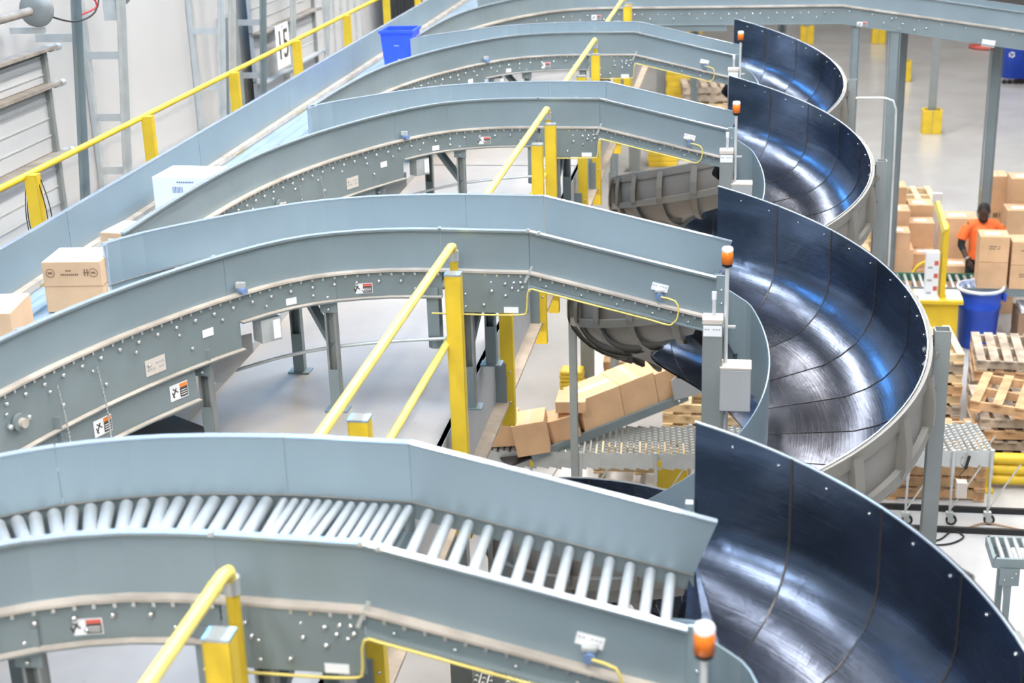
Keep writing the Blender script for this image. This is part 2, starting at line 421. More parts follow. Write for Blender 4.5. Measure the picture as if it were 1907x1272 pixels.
# ------------------------------------------------------------------ spur conveyors
RZ = 4.57          # top of the side guards
FR = [(-3.62, -4.3), (-3.61, -3.6), (-3.58, -3.0), (-3.53, -2.5), (-3.44, -2.0), (-3.28, -1.46), (-3.06, -0.95), (-2.82, -0.53), (-2.60, -0.25), (-2.36, -0.09), (-2.06, 0.0), (-1.74, 0.02), (-1.48, 0.01), (-1.22, 0.0)]
RR = [(-3.61, -0.40), (-3.48, -0.17), (-3.16, 0.19), (-2.91, 0.43), (-2.60, 0.64), (-2.20, 0.77), (-1.73, 0.81), (-1.48, 0.80), (-1.24, 0.79)]
SL = (4.57 - 4.31) / 1.07      # slope of the falling section
XE = -0.15
def spur(label, name='spur_conveyor'):
    root = thing(name, label, 'conveyor', (-1.2, 0, DZ))
    O = Vector((-1.2, 0, DZ))
    L = lambda pts: [Vector(p) - O for p in pts]
    fr = catmull([(x, y, RZ) for x, y in FR]); rr = catmull([(x, y, RZ) for x, y in RR])
    kx = -1.22
    frd = [Vector((kx, 0, RZ)), Vector((XE, 0, RZ - SL * (XE - kx)))]
    rrd = [Vector((-1.238, 0.79, RZ)), Vector((-0.16, 0.79, RZ - SL * (-0.16 - kx)))]
    G = [(0, 0), (0.028, 0), (0.028, -0.010), (0.006, -0.010), (0.006, -0.24), (0, -0.24)]
    def panels(pts, cuts, side, nm):
        # cut the polyline at x values and build each stretch as its own sheet
        segs = []; cur = [pts[0]]
        ci = 0
        for a, b in zip(pts[:-1], pts[1:]):
            while ci < len(cuts) and a.x < cuts[ci] <= b.x:
                t = (cuts[ci] - a.x) / (b.x - a.x); p = a.lerp(b, t)
                d = (b - a).normalized() * 0.0009
                if (cur[-1] - p).length > 0.03: cur.append(p - d)
                else: cur[-1] = p - d
                segs.append(cur); cur = [p + d]; ci += 1
            if (b - cur[-1]).length > 0.03 or b is pts[-1]: cur.append(b)
        segs.append(cur)
        for sgm in segs:
            MB().sweep(L(sgm), G, side).build(nm, STEEL, root)
            MB().sweep(L([p + Vector((0, 0, 0.005)) for p in sgm]), [(-0.003, 0), (0.031, 0), (0.031, -0.006), (-0.003, -0.006)], side).build('guard_rim', EDGE, root)
    panels(fr + [frd[0] + Vector((0.002, 0, 0))], [-3.5, -2.85, -1.74], 1, 'front_guard')
    panels(frd, [], 1, 'front_guard')
    panels(rr, [-2.6, -1.74], -1, 'rear_guard')
    panels(rrd, [], -1, 'rear_guard')
    # slanting end of the rear guard
    xa, xb = -0.1605, -0.075; za, zb2 = RZ - SL * (xa - kx), RZ - SL * (xb - kx)
    tri_ = [(xa, 0.79, za), (xb, 0.79, zb2), (xa, 0.79, za - 0.24)]
    MB().add([Vector(p) - O for p in tri_] + [Vector(p) - O + Vector((0, 0.006, 0)) for p in tri_], [(0, 1, 2), (5, 4, 3), (0, 3, 4, 1), (1, 4, 5, 2), (2, 5, 3, 0)]).build('guard_end', STEEL, root)
    MB().bar(Vector((xa, 0.80, za + 0.002)) - O, Vector((xb, 0.80, zb2 + 0.002)) - O, 0.03, 0.008).build('guard_rim', EDGE, root)
    # nose plate where the rear guard meets the sorter
    MB().cyl(L([(-3.612, -0.41, RZ - 0.24)])[0], L([(-3.612, -0.41, RZ)])[0], 0.014).build('nose_edge', EDGE, root)
    LD = [(0.004, -0.236), (0.052, -0.236), (0.052, -0.248), (0.004, -0.248)]
    MB().sweep(L(fr), LD, 1).build('dusty_ledge', LEDGE, root)
    MB().sweep(L(frd), LD, 1).build('dusty_ledge', LEDGE, root)
    MB().sweep(L(rr), LD, -1).build('dusty_ledge', LEDGE, root)
    MB().sweep(L(rrd), LD, -1).build('dusty_ledge', LEDGE, root)
    # side frames: deep at the drive, shallow round the bend, deep again at the gearbox plate
    def frame(pts, bot, side, nm='side_frame', off=0.026, top=-0.25):
        MB().sweep(L(pts), [(off - 0.006, top), (off, top), (off, bot), (off + 0.035, bot), (off + 0.035, bot - 0.008), (off - 0.006, bot - 0.008)], side).build(nm, FRAME, root)
    def sub(pts, x0, x1): return [p for p in pts if x0 <= p.x <= x1]
    def suby(pts, y0, y1): return [p for p in pts if y0 <= p.y <= y1]
    a = [p for p in fr if p.x < -2.80]; b = [p for p in fr if -2.84 < p.x < -1.72]
    frame(a, -0.56, 1); frame(b, -0.40, 1)
    MB().sweep(L([fr[-1] + Vector((-0.5, 0.0, 0)), fr[-1] + Vector((-0.01, 0, 0))]), [(0.02, -0.25), (0.034, -0.25), (0.034, -0.49), (0.02, -0.49)], 1).build('gearbox_plate', FRAME, root)
    frame([p for p in rr], -0.40, -1)
    frame(frd, -0.315, 1); frame(rrd, -0.315, -1)
    # dust on the bottom flanges
    MB().sweep(L(a), [(0.03, -0.556), (0.064, -0.556), (0.064, -0.560), (0.03, -0.560)], 1).build('flange_dust', LEDGE, root)
    MB().sweep(L(b), [(0.03, -0.396), (0.064, -0.396), (0.064, -0.400), (0.03, -0.400)], 1).build('flange_dust', LEDGE, root)
    # frames notch strip under the ledge
    nb = MB()
    for pts in (fr, frd):
        acc = 0.0
        for p, q in zip(pts[:-1], pts[1:]):
            d = (q - p).length; t = (q - p).normalized(); n = Vector((t.y, -t.x, 0)).normalized()
            s_ = -acc % 0.07
            s_ = 0.07 - acc if acc else 0.0
            while s_ < d:
                c = p + t * s_ + n * 0.034 + Vector((0, 0, -0.262)) - O
                nb.box(c, (0.012, 0.02, 0.016), rz=math.atan2(t.y, t.x)); s_ += 0.07
            acc = (d - (s_ - 0.07))
    o = nb.build('rivet_row', BOLTM, root); o['kind'] = 'stuff'
    # bolts
    def along(pts, s0, step, dz, off=0.03):
        out = []; acc = 0; nxt = s0
        for p, q in zip(pts[:-1], pts[1:]):
            d = (q - p).length; t = (q - p).normalized(); n = Vector((t.y, -t.x, 0)).normalized()
            while acc + d > nxt:
                out.append((p + t * (nxt - acc) + n * off + Vector((0, 0, dz)) - O, n)); nxt += step
            acc += d
        return out
    vis = [p for p in fr if p.x > -3.6]
    k = 0
    for (p, n) in along(vis, 0.10, 0.135, -0.305):
        bolts(root, [p], n, sc=1.05); k += 1
    for j, (p, n) in enumerate(along(vis, 0.55, 0.31, -0.355)):
        bolts(root, [p], n, sc=0.85)
        if p.x + O.x < -2.9: bolts(root, [p + Vector((0, 0, -0.10)) + (Vector((-n.y, n.x, 0)) * 0.08)], n, sc=0.9)
    for (p, n) in along(frd, 0.10, 0.21, -0.30, 0.03): bolts(root, [p], n, sc=0.7)
    for (dx, dz) in [(-0.42, -0.31), (-0.40, -0.36), (-0.14, -0.31), (-0.22, -0.355), (-0.10, -0.335), (-0.14, -0.38), (-0.27, -0.44), (-0.05, -0.30), (-0.04, -0.33), (-0.46, -0.44)]:
        bolts(root, [Vector((kx + dx, -0.036, RZ + dz)) - O], sc=0.95)
    # rim clamps at the joints
    for x in (-3.4, -2.85, -1.78, -1.68, -1.26, -1.16):
        c = min(fr, key=lambda p: abs(p.x - x)).copy() if x < kx else frd[0].lerp(frd[1], (x - kx) / 1.07)
        MB().box(c - O + Vector((0, -0.018, 0.004)), (0.018, 0.03, 0.018)).build('rim_clip', BOLTM, root)
    # rollers
    MR = roller_mesh('curve_roller', 0.775, 0.027); MT = roller_mesh('tight_roller', 0.765, 0.018); MD = roller_mesh('fall_roller', 0.765, 0.021)
    def put_roller(me, a, b):
        o = bpy.data.objects.new('roller', me); COL.objects.link(o); o.parent = root
        o.location = (a + b) / 2 - O; o.rotation_euler = (b - a).to_track_quat('Z', 'Y').to_euler(); o.scale = (1, 1, ((b - a).length - 0.02) / 0.78)
    acc = 0; nxt = 0.45
    for p, q in zip(rr[:-1], rr[1:]):
        d = (q - p).length; t = (q - p).normalized(); n = Vector((t.y, -t.x, 0))
        while acc + d > nxt:
            a0 = p + t * (nxt - acc)
            best = None
            for u, v in zip(fr[:-1], fr[1:]):
                e = v - u; den = n.x * e.y - n.y * e.x
                if abs(den) < 1e-9: continue
                g = ((u.x - a0.x) * e.y - (u.y - a0.y) * e.x) / den; h = ((u.x - a0.x) * n.y - (u.y - a0.y) * n.x) / den
                if g > 0 and -0.01 <= h <= 1.01 and (best is None or g < best): best = g
            if best and best < 1.3:
                tight = a0.x > -1.78
                zz = RZ - 0.24 - (0.018 if tight else 0.024)
                A = Vector((a0.x, a0.y, zz)); B_ = Vector((a0.x + n.x * best, a0.y + n.y * best, zz))
                put_roller(MT if tight else MR, A, B_)
            nxt += 0.046 if (p + t * (nxt - acc)).x > -1.80 else 0.070
        acc += d
    x = kx + 0.05
    while x < XE - 0.02:
        z = RZ - SL * (x - kx) - 0.262
        put_roller(MD, Vector((x, 0.79, z)), Vector((x, 0, z))); x += 0.077
    # bed under the bend
    bp = MB()
    ia = [Vector((p.x, p.y, 4.20)) for p in rr]
    fa = []
    for p in ia: fa.append(min(fr, key=lambda q: (q - p).length))
    vs = ia + [Vector((p.x, p.y, 4.20)) for p in fa]; n_ = len(ia)
    bp.add([v - O for v in vs], [(i, i + 1, n_ + i + 1, n_ + i) for i in range(n_ - 1)])
    bp.build('bed_pan', FRAME, root)
    tri = [Vector(p) - O for p in [(-3.61, -0.40, 4.24), (-3.61, -4.0, 4.24), (-3.5, -2.2, 4.24), (-3.28, -1.4, 4.24), (-2.95, -0.75, 4.24), (-3.2, 0.1, 4.24)]]
    MB().add(tri, [(0, 1, 2, 3, 4, 5)]).build('transfer_plate', SORT, root)
    for (p, q) in [((-3.6, -1.2), (-3.1, -0.55)), ((-3.6, -1.7), (-3.3, -1.1)), ((-3.6, -0.75), (-3.2, -0.2))]:
        MB().bar(Vector((*p, 4.26)) - O, Vector((*q, 4.26)) - O, 0.03, 0.02).build('transfer_strip', SORT, root)
    # drive unit hung under the deep frame
    a2 = [p for p in fr if -3.5 < p.x < -2.98]
    MB().sweep(L(a2), [(0.01, -0.57), (0.036, -0.57), (0.036, -0.75), (0.07, -0.75), (0.07, -0.758), (0.01, -0.758)], 1).build('drive_guard', FRAME, root)
    MB().sweep(L(a2), [(0.04, -0.746), (0.072, -0.746), (0.072, -0.752), (0.04, -0.752)], 1).build('guard_dust', LEDGE, root)
    MB().box(Vector((-3.22, -0.85, 3.58)) - O, (0.42, 0.30, 0.05), rz=1.0).build('drip_tray', DARK, root)
    MB().add([Vector(p) - O for p in [(-3.0, -0.35, 3.98), (-2.86, -0.2, 3.98), (-2.86, -0.2, 3.86), (-3.0, -0.35, 3.72), (-3.1, -0.45, 3.76)]], [(0, 1, 2, 3, 4)]).build('belt_guard', GREYBOX, root)
    # bearing with shaft end
    c = min(fr, key=lambda p: abs(p.x + 3.44)); i = fr.index(c); t = (fr[i + 1] - c).normalized(); n = Vector((t.y, -t.x, 0))
    c0 = c + n * 0.035 + Vector((0, 0, -0.42)) - O
    bb = MB().tube([c0, c0 + n * 0.02], 0.045, 20); b_ = bb.build('shaft_bearing', FRAME, root)
    MB().cyl(c0 + n * 0.02, c0 + n * 0.045, 0.024, 16).build('shaft_end', LEDGE, b_)
    for sg in (-1, 1): bolts(b_, [c0 + t * 0.065 * sg + n * 0.004], n, sc=1.3)
    # two ball chains hanging from the frame
    for off in (0.30, 0.62):
        acc = 0
        for j in range(fr.index(c), len(fr) - 1):
            acc += (fr[j + 1] - fr[j]).length
            if acc > off: break
        p = fr[j] + n * 0.04 - O
        m = MB()
        for k in range(28):
            z = -0.33 - k * 0.022; sw = 0.03 * math.sin(k / 28 * PI)
            m.tube([p + n * (0.01 + sw) + Vector((0, 0, z)), p + n * (0.01 + sw) + Vector((0, 0, z - 0.018))], 0.005, 5)
        m.build('bead_chain', BOLTM, root)
    # labels
    def face(x):
        c = min(fr, key=lambda p: abs(p.x - x) + (0 if p.x > -3.6 else 9)); i = min(fr.index(c), len(fr) - 2); t = (fr[i + 1] - c).normalized()
        M3 = Matrix.Rotation(math.atan2(t.y, t.x), 3, 'Z'); n = Vector((t.y, -t.x, 0)); return c - O, M3, n
    c, M3, n = face(-2.23); warning_label(root, c + n * 0.030 + Vector((0, 0, -0.345)), 0.125, 0.062, M3)
    c, M3, n = face(-3.28); warning_label(root, c + n * 0.040 + Vector((0, 0, -0.66)), 0.125, 0.09, M3, False)
    c, M3, n = face(-3.06); warning_label(root, c + n * 0.040 + Vector((0, 0, -0.66)), 0.125, 0.09, M3, False)
    c, M3, n = face(-3.10); plate_label(root, c + n * 0.030 + Vector((0, 0, -0.47)), 0.14, 0.09, M3, 2, BEIGE)
    c, M3, n = face(-2.92); plate_label(root, c + n * 0.030 + Vector((0, 0, -0.40)), 0.075, 0.045, M3, 0)
    c, M3, n = face(-2.64); plate_label(root, c + n * 0.030 + Vector((0, 0, -0.365)), 0.075, 0.04, M3, 0)
    plate_label(root, Vector((-1.33, -0.036, RZ - 0.47)) - O, 0.085, 0.036, Matrix.Identity(3), 0)
    MS = Matrix.Rotation(math.atan(SL), 3, 'Y')
    plate_label(root, Vector((-0.47, -0.008, RZ - 0.18 - 0.145)) - O, 0.095, 0.045, MS, 1)
    # photo eye with its yellow cable
    eye = MB().tube([Vector((-0.47, -0.01, 4.205)) - O, Vector((-0.47, -0.05, 4.200)) - O], 0.020, 14).build('photo_eye', BLUEINK, root)
    MB().box(Vector((-0.47, -0.025, 4.232)) - O, (0.05, 0.04, 0.012)).build('sensor_bracket', GALV, eye)
    cp = [Vector(p) - O for p in [(-0.46, -0.05, 4.20), (-0.38, -0.07, 4.185), (-0.36, -0.07, 4.12), (-0.40, -0.065, 4.04), (-0.55, -0.065, 4.075), (-0.85, -0.065, 4.150), (-1.15, -0.065, 4.225), (-1.22, -0.06, 4.23), (-1.235, -0.05, 4.12), (-1.24, -0.05, 4.085), (-1.35, -0.05, 4.072), (-1.8, -0.05, 4.075)]]
    MB().tube(catmull(cp, 0.03), 0.0055, 6).build('cable', CABLEY, root)
    c, M3, n = face(-2.80)
    e2 = MB().tube([c + n * 0.01 + Vector((0.03, 0, -0.215)), c + n * 0.06 + Vector((0.03, 0, -0.215))], 0.020, 14).build('photo_eye', BLUEINK, root)
    MB().box(c + n * 0.02 + Vector((0.03, 0, -0.185)), (0.05, 0.03, 0.03)).build('sensor_bracket', GALV, e2)
    # joint strap at the kink
    MB().bar(Vector((-1.245, -0.045, 4.27)) - O, Vector((-1.20, -0.045, 4.37)) - O, 0.004, 0.014).build('joint_strap', GALV, root)
    # junction box under the frame and motor housings
    c, M3, n = face(-2.74)
    jb = MB().box(c + n * -0.02 + Vector((0.02, 0, -0.50)), (0.13, 0.10, 0.14), M=M3).build('junction_box', GALV, root)
    MB().box(c + n * 0.035 + Vector((0.05, 0, -0.49)), (0.045, 0.006, 0.11), M=M3).build('switch_plate', WHITEL, jb)
    MB().box(Vector((-1.80, 0.03, 4.07)) - O, (0.07, 0.10, 0.30)).build('gear_motor', FRAME, root)
    MB().cyl(Vector((-1.80, 0.03, 3.98)) - O, Vector((-1.80, 0.03, 3.84)) - O, 0.045, 16).build('motor_housing', FRAME, root)
    # legs
    def leg(x, y, ztop, bracket=True, dark=False):
        m = MB(); m.box(Vector((x - 0.028, y, (DZ + ztop) / 2)) - O, (0.012, 0.06, ztop - DZ)); m.box(Vector((x + 0.028, y, (DZ + ztop) / 2)) - O, (0.012, 0.06, ztop - DZ)); m.box(Vector((x, y + 0.026, (DZ + ztop) / 2)) - O, (0.05, 0.008, ztop - DZ))
        o = m.build('leg', POST if not dark else FRAME, root)
        MB().box(Vector((x, y, DZ + 0.005)) - O, (0.14, 0.1, 0.01)).build('foot_plate', FRAME, o)
        MB().box(Vector((x, y - 0.036, DZ + 0.14)) - O, (0.062, 0.008, 0.26)).build('sleeve', FRAME, o)
        if bracket:
            b = MB(); b.box(Vector((x, y - 0.036, ztop + 0.02)) - O, (0.105, 0.008, 0.16)); b.build('bracket', FRAME, o, bevel=0.003)
            bolts(o, [Vector((x, y - 0.042, ztop + 0.04)) - O, Vector((x, y - 0.042, ztop - 0.035)) - O], sc=0.9)
    fy = lambda x: min([p for p in fr], key=lambda p: abs(p.x - x)).y
    fz = lambda x: 3.98 if x < -2.8 else 4.15
    for x in (-3.37, -2.96, -2.40, -1.60):
        y = fy(x) + 0.0
        leg(x, y, fz(x)); 
        leg(x - (0.42 if x < -2.3 else 0.0), y + (0.62 if x < -2.3 else 0.74), 4.14, False, True)
        MB().bar(Vector((x, y + 0.03, 3.86)) - O, Vector((x - (0.4 if x < -2.3 else 0), y + (0.60 if x < -2.3 else 0.72), 4.12)) - O, 0.05, 0.05).build('cross_brace', FRAME, root)
    # silver air pipe low along the legs
    pp = [Vector(p) - O for p in [(-3.02, -0.10, 3.70), (-2.76, -0.05, 3.77), (-2.45, -0.05, 3.84), (-2.09, -0.05, 3.89), (-1.72, -0.05, 3.92)]]
    MB().tube(catmull(pp, 0.1), 0.011, 8).build('air_pipe', GALV, root)
    # end plate at the chute
    MB().box(Vector((-0.125, -0.012, 4.16)) - O, (0.055, 0.012, 0.33)).build('end_plate', STEEL, root)
    bolts(root, [Vector((-0.12, -0.02, z)) - O for z in (4.24, 4.16)], sc=0.6)
    return root

YF = [4.20, 8.04, 12.18, 16.12]
s0 = spur('nearest, blurred spur conveyor with its row of steel rollers in plain view')
s0.location = (-1.2, YF[0], DZ)
for k, lb in ((1, 'spur conveyor in sharp focus with bearing and two hanging bead chains, second from the camera'),
              (2, 'curved grey spur conveyor passing behind the brown box and white cartons, third from the camera'),
              (3, 'curved grey spur conveyor starting beside the blue bin, fourth from the camera')):
    dup(s0, loc=(-1.2, YF[k], DZ), label=lb)

# fifth conveyor: long overhead run crossing the whole hall at the back
def conv5():
    root = thing('crossing_conveyor', 'long overhead conveyor crossing the top of the view on tall punched columns', 'conveyor', (0, 20.2, 4.3))
    O = Vector((0, 20.2, 4.3)); L = lambda pts: [Vector(p) - O for p in pts]
    Y0 = 20.2
    fr = catmull([(x, Y0 + y, RZ) for x, y in FR]) + [Vector((1.2, Y0, RZ))]
    rr = catmull([(x, Y0 + y, RZ) for x, y in RR]) + [Vector((1.2, Y0 + 0.79, RZ))]
    s5 = 0.155
    G = [(0, 0), (0.028, 0), (0.028, -0.010), (0.006, -0.010), (0.006, -0.24), (0, -0.24)]
    fd = [Vector((1.2, Y0, RZ)), Vector((5.5, Y0, RZ - s5 * 4.3))]; rd = [p + Vector((0, 0.79, 0)) for p in fd]
    for pts, sd in ((fr, 1), (fd, 1), (rr, -1), (rd, -1)):
        MB().sweep(L(pts), G, sd).build('side_guard', STEEL, root)
        MB().sweep(L(pts), [(-0.003, 0.004), (0.031, 0.004), (0.031, -0.003), (-0.003, -0.003)], sd).build('guard_rim', EDGE, root)
        MB().sweep(L(pts), [(0.004, -0.23), (0.06, -0.23), (0.06, -0.25), (0.004, -0.25)], sd).build('ledge', LEDGE, root)
        MB().sweep(L(pts), [(0.02, -0.25), (0.026, -0.25), (0.026, -0.47), (0.06, -0.47), (0.06, -0.478), (0.02, -0.478)], sd).build('side_frame', FRAME, root)
    MB().add(L([(-3.0, Y0 + .2, 4.3), (1.2, Y0, 4.3), (1.2, Y0 + .79, 4.3), (-3.0, Y0 + .79, 4.3)]), [(0, 1, 2, 3)]).build('bed', FRAME, root)
    MB().add(L([(1.2, Y0, 4.3), (5.5, Y0, 4.3 - s5 * 4.3), (5.5, Y0 + .79, 4.3 - s5 * 4.3), (1.2, Y0 + .79, 4.3)]), [(0, 1, 2, 3)]).build('bed', FRAME, root)
    MB().box(Vector((-0.85, Y0 - 0.03, 4.06)) - O, (1.1, 0.02, 0.10)).build('gearbox_plate', FRAME, root)
    rnd = random.Random(3)
    for k in range(56):
        x = -2.9 + k * 0.105
        if x < 1.1:
            yy = min(fr, key=lambda p: abs(p.x - x)).y
            bolts(root, [Vector((x, yy - 0.035, 4.24 + (0.0 if k % 3 else -0.06))) - O], sc=1.1)
    for k in range(14):
        x = 1.3 + k * 0.3
        bolts(root, [Vector((x, Y0 - 0.035, 4.27 - s5 * (x - 1.2))) - O], sc=0.9)
    for (x, z) in [(1.75, 4.10), (1.85, 4.15), (2.0, 4.08), (1.95, 4.02), (2.15, 4.0), (2.3, 4.03)]: bolts(root, [Vector((x, Y0 - 0.035, z)) - O], sc=1.2)
    plate_label(root, Vector((3.1, Y0 - 0.04, 3.82)) - O, 0.17, 0.09, Matrix.Rotation(0.15, 3, 'Y'), 0)
    warning_label(root, Vector((1.47, Y0 - 0.04, 4.08)) - O, 0.13, 0.07, Matrix.Identity(3))
    warning_label(root, Vector((-2.05, Y0 - 0.06, 4.21)) - O, 0.13, 0.07, Matrix.Identity(3))
    # columns
    for (x, y, zt, dbl) in [(1.40, Y0, 4.05, 1), (1.90, Y0 - 0.02, 4.0, 2), (2.1, Y0 + 0.8, 3.9, 1), (3.35, Y0 + 0.8, 3.75, 2), (0.45, Y0 + 0.8, 4.05, 1), (-0.75, Y0 + .8, 4.05, 1), (-1.9, Y0 + .8, 4.05, 1)]:
        m = MB(); wd = 0.15 if dbl == 2 else 0.10
        m.box(Vector((x, y, zt / 2)) - O, (wd * 0.72, 0.05, zt)); m.box(Vector((x - wd / 2, y + 0.03, zt / 2)) - O, (0.012, 0.11, zt)); m.box(Vector((x + wd / 2, y + 0.03, zt / 2)) - O, (0.012, 0.11, zt))
        o = m.build('column', FRAME, root)
        MB().box(Vector((x, y, 0.006)) - O, (0.22, 0.22, 0.012)).build('base_plate', FRAME, o)
    m = MB(); m.lathe([(0.05, 0), (0.05, 0.07), (0.04, 0.08)], Vector((0.0, Y0 - 0.12, 3.98)) - O, 14); m.build('amber_light', AMBER, root)
    return root
conv5()

# ------------------------------------------------------------------ spiral chutes
CX0 = -0.31; RO = 1.31; KD = 0.339
def rout(t):
    if t < 3.1: return RO
    return RO - 0.19 * min(1.0, (t - 3.1) / 1.3)
def rin(t):
    if t < 0.85: return 0.20 + 0.27 * (max(t, 0) / 0.85) ** 1.0
    return 0.47
def chprof(t):
    """(r, dz) inner surface from rim to inner edge"""
    ro = rout(t); ri = rin(t); e = 0.12 * max(0, 1 - t / 0.9)      # wall a little taller at the mouth
    P = [(ro, 0), (ro, -0.18), (ro, -0.30 - e), (ro - 0.02, -0.37 - e), (ro - 0.06, -0.44 - e * .8), (ro - 0.13, -0.51 - e * .6), (ro - 0.23, -0.565 - e * .4), (ro - 0.36, -0.605 - e * .2)]
    for k in range(1, 5): r = (ro - 0.36) + (ri - (ro - 0.36)) * k / 4; P.append((r, -0.605 - 0.035 * k / 4))
    return P
def rimz(t): return 4.6 - KD * t
def cpt(t, r, z): return Vector((r * math.sin(t), r * math.cos(t), z))
T0 = 0.105; DT = 0.2915; TEND = 9.0
def chute(label):
    root = thing('spiral_chute', label, 'chute', (CX0, 0, 0))
    seams = [T0] + [0.40 + DT * k for k in range(30) if 0.40 + DT * k < TEND]
    inset = 0.0
    for a, b in zip(seams[:-1], seams[1:]):
        n = 5
        m = MB(); vs = []; uv = []
        for i in range(n + 1):
            t = a + 0.0012 + (b - a - 0.0024) * i / n
            pr = chprof(t)
            for j, (r, dz) in enumerate(pr): vs.append(cpt(t, r, rimz(t) + dz)); uv.append((t, j / 11.0))
        k = len(chprof(0.2))
        fs = [(i * k + j, i * k + j + 1, (i + 1) * k + j + 1, (i + 1) * k + j) for i in range(n) for j in range(k - 1)]
        m.add(vs, fs, True); m.uv = uv
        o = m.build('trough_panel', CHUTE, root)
    for t in seams[1:-1]:
        pr = chprof(t); vs = []; k = len(pr)
        for dd in (-0.0038, 0.0038):
            vs += [cpt(t + dd, r - (0.002 if j < 5 else 0.001), rimz(t) + dz + (0.002 if j > 4 else 0.0)) for j, (r, dz) in enumerate(pr)]
        MB().add(vs, [(j, j + 1, k + j + 1, k + j) for j in range(k - 1)], True).build('seam_strip', SEAM, root)
    # outer shell, one skin under the panels
    def skin(a, b, n, off, jf, jt, name, mat, thick=0.0):
        vs = []
        for i in range(n + 1):
            t = a + (b - a) * i / n; pr = chprof(t)[jf:jt]
            for j, (r, dz) in enumerate(pr):
                g = min(1.0, max(0, (-dz - 0.3) / 0.3)); vs.append(cpt(t, r + off * (1 - g), rimz(t) + dz - off * g))
        k = jt - jf; fs = [(i * k + j, i * k + j + 1, (i + 1) * k + j + 1, (i + 1) * k + j) for i in range(n) for j in range(k - 1)]
        m = MB(); m.add(vs, fs, True); return m.build(name, mat, root)
    skin(T0, TEND - 0.1, 150, 0.016, 0, 12, 'outer_shell', CHOUT)
    # rim angle
    def ring(name, mat, prof, a=T0, b=TEND - 0.1, n=150, rf=rout):
        vs = []; k = len(prof)
        for i in range(n + 1):
            t = a + (b - a) * i / n
            for (dr, dz) in prof: vs.append(cpt(t, rf(t) + dr, rimz(t) + dz))
        fs = [(i * k + j, i * k + (j + 1) % k, (i + 1) * k + (j + 1) % k, (i + 1) * k + j) for i in range(n) for j in range(k)]
        fs += [tuple(range(k)), tuple(range(n * k, (n + 1) * k))]
        return MB().add(vs, fs).build(name, mat, root)
    ring('rim_edge', EDGE, [(-0.001, 0.002), (0.006, 0.002), (0.006, -0.004), (-0.001, -0.004)])
    ring('rim_angle', CHRIB, [(0.010, -0.002), (0.030, -0.002), (0.030, -0.08), (0.018, -0.08)], a=1.2)
    ring('middle_band', CHRIB, [(0.018, -0.30), (0.055, -0.30), (0.055, -0.365), (0.018, -0.365)], a=1.3)
    # ribs on the outside at every seam
    for t in seams[3:-1]:
        m = MB(); pr = chprof(t)[:9]
        e = 0.012
        for (dt, w0) in ((0.0, 0.075),):
            inner = []; outer = []
            for j, (r, dz) in enumerate(pr):
                g = min(1.0, max(0, (-dz - 0.33) / 0.27))
                inner.append((r + 0.016 * (1 - g), rimz(t) + dz - 0.016 * g - (0.02 if j == 0 else 0)))
                outer.append((r + w0 * (1 - g) if j else r + 0.05, rimz(t) + dz - w0 * g - (0.02 if j == 0 else 0)))
            n = len(inner); vs = []
            for s_ in (-e / 2, e / 2):
                dd = s_ / rout(t)
                vs += [cpt(t + dd, r, z) for r, z in inner] + [cpt(t + dd, r, z) for r, z in outer]
            fs = []
            for j in range(n - 1):
                fs += [(j, j + 1, n + j + 1, n + j), (2 * n + j, 3 * n + j, 3 * n + j + 1, 2 * n + j + 1), (n + j, n + j + 1, 3 * n + j + 1, 3 * n + j)]
            m.add(vs, fs)
            vs = []                               # flange of the angle
            for dd in (0, 0.055 / rout(t)):
                vs += [cpt(t - dd, r, z) for r, z in outer] + [cpt(t - dd, r - 0.006, z + 0.003) for r, z in outer]
            fs = []
            for j in range(n - 1):
                fs += [(j, j + 1, 2 * n + j + 1, 2 * n + j), (n + j, 3 * n + j, 3 * n + j + 1, n + j + 1)]
            m.add(vs, fs)
        m.build('rib', CHRIB, root)
    # rim bolts on the inside of the wall
    pts = []
    for t in [0.22 + DT * k for k in range(9)] + [0.36 + DT * k for k in range(9)]:
        p = cpt(t, RO - 0.003, rimz(t) - 0.05); bolts(root, [p], (-math.sin(t), -math.cos(t), 0), sc=0.5)
    # inner guard
    def rg(t): return rin(t)
    n = 60; vs = []; a, b = 0.35, 4.4
    for i in range(n + 1):
        t = a + (b - a) * i / n; 
        tp = -0.20; 
        vs += [cpt(t, rin(t), rimz(t) + tp), cpt(t, rin(t), rimz(t) - 0.70), cpt(t, rin(t) - 0.008, rimz(t) - 0.70), cpt(t, rin(t) - 0.008, rimz(t) + tp)]
    fs = [(i * 4 + j, i * 4 + (j + 1) % 4, (i + 1) * 4 + (j + 1) % 4, (i + 1) * 4 + j) for i in range(n) for j in range(4)] + [(0, 1, 2, 3), (n * 4 + 3, n * 4 + 2, n * 4 + 1, n * 4)]
    MB().add(vs, fs).build('inner_guard', STEEL, root)
    # straight wing from the conveyor end to the inner guard
    w0 = Vector((0.16, 0.17, 0)); 
    e0 = cpt(0.35, rin(0.35), 0)
    a0 = Vector((0.19, 0.20, 4.33)); b0 = Vector((e0.x, e0.y, rimz(0.35) - 0.20))
    MB().add([a0, b0, Vector((b0.x, b0.y, rimz(0.35) - 0.70)), Vector((a0.x, a0.y, 3.95)), a0 + Vector((0, -.008, 0)), b0 + Vector((-.008, 0, 0)), Vector((b0.x - .008, b0.y, rimz(.35) - .7)), Vector((a0.x, a0.y - .008, 3.95))],
             [(0, 1, 2, 3), (4, 7, 6, 5), (0, 4, 5, 1), (3, 2, 6, 7)]).build('entry_wing', STEEL, root)
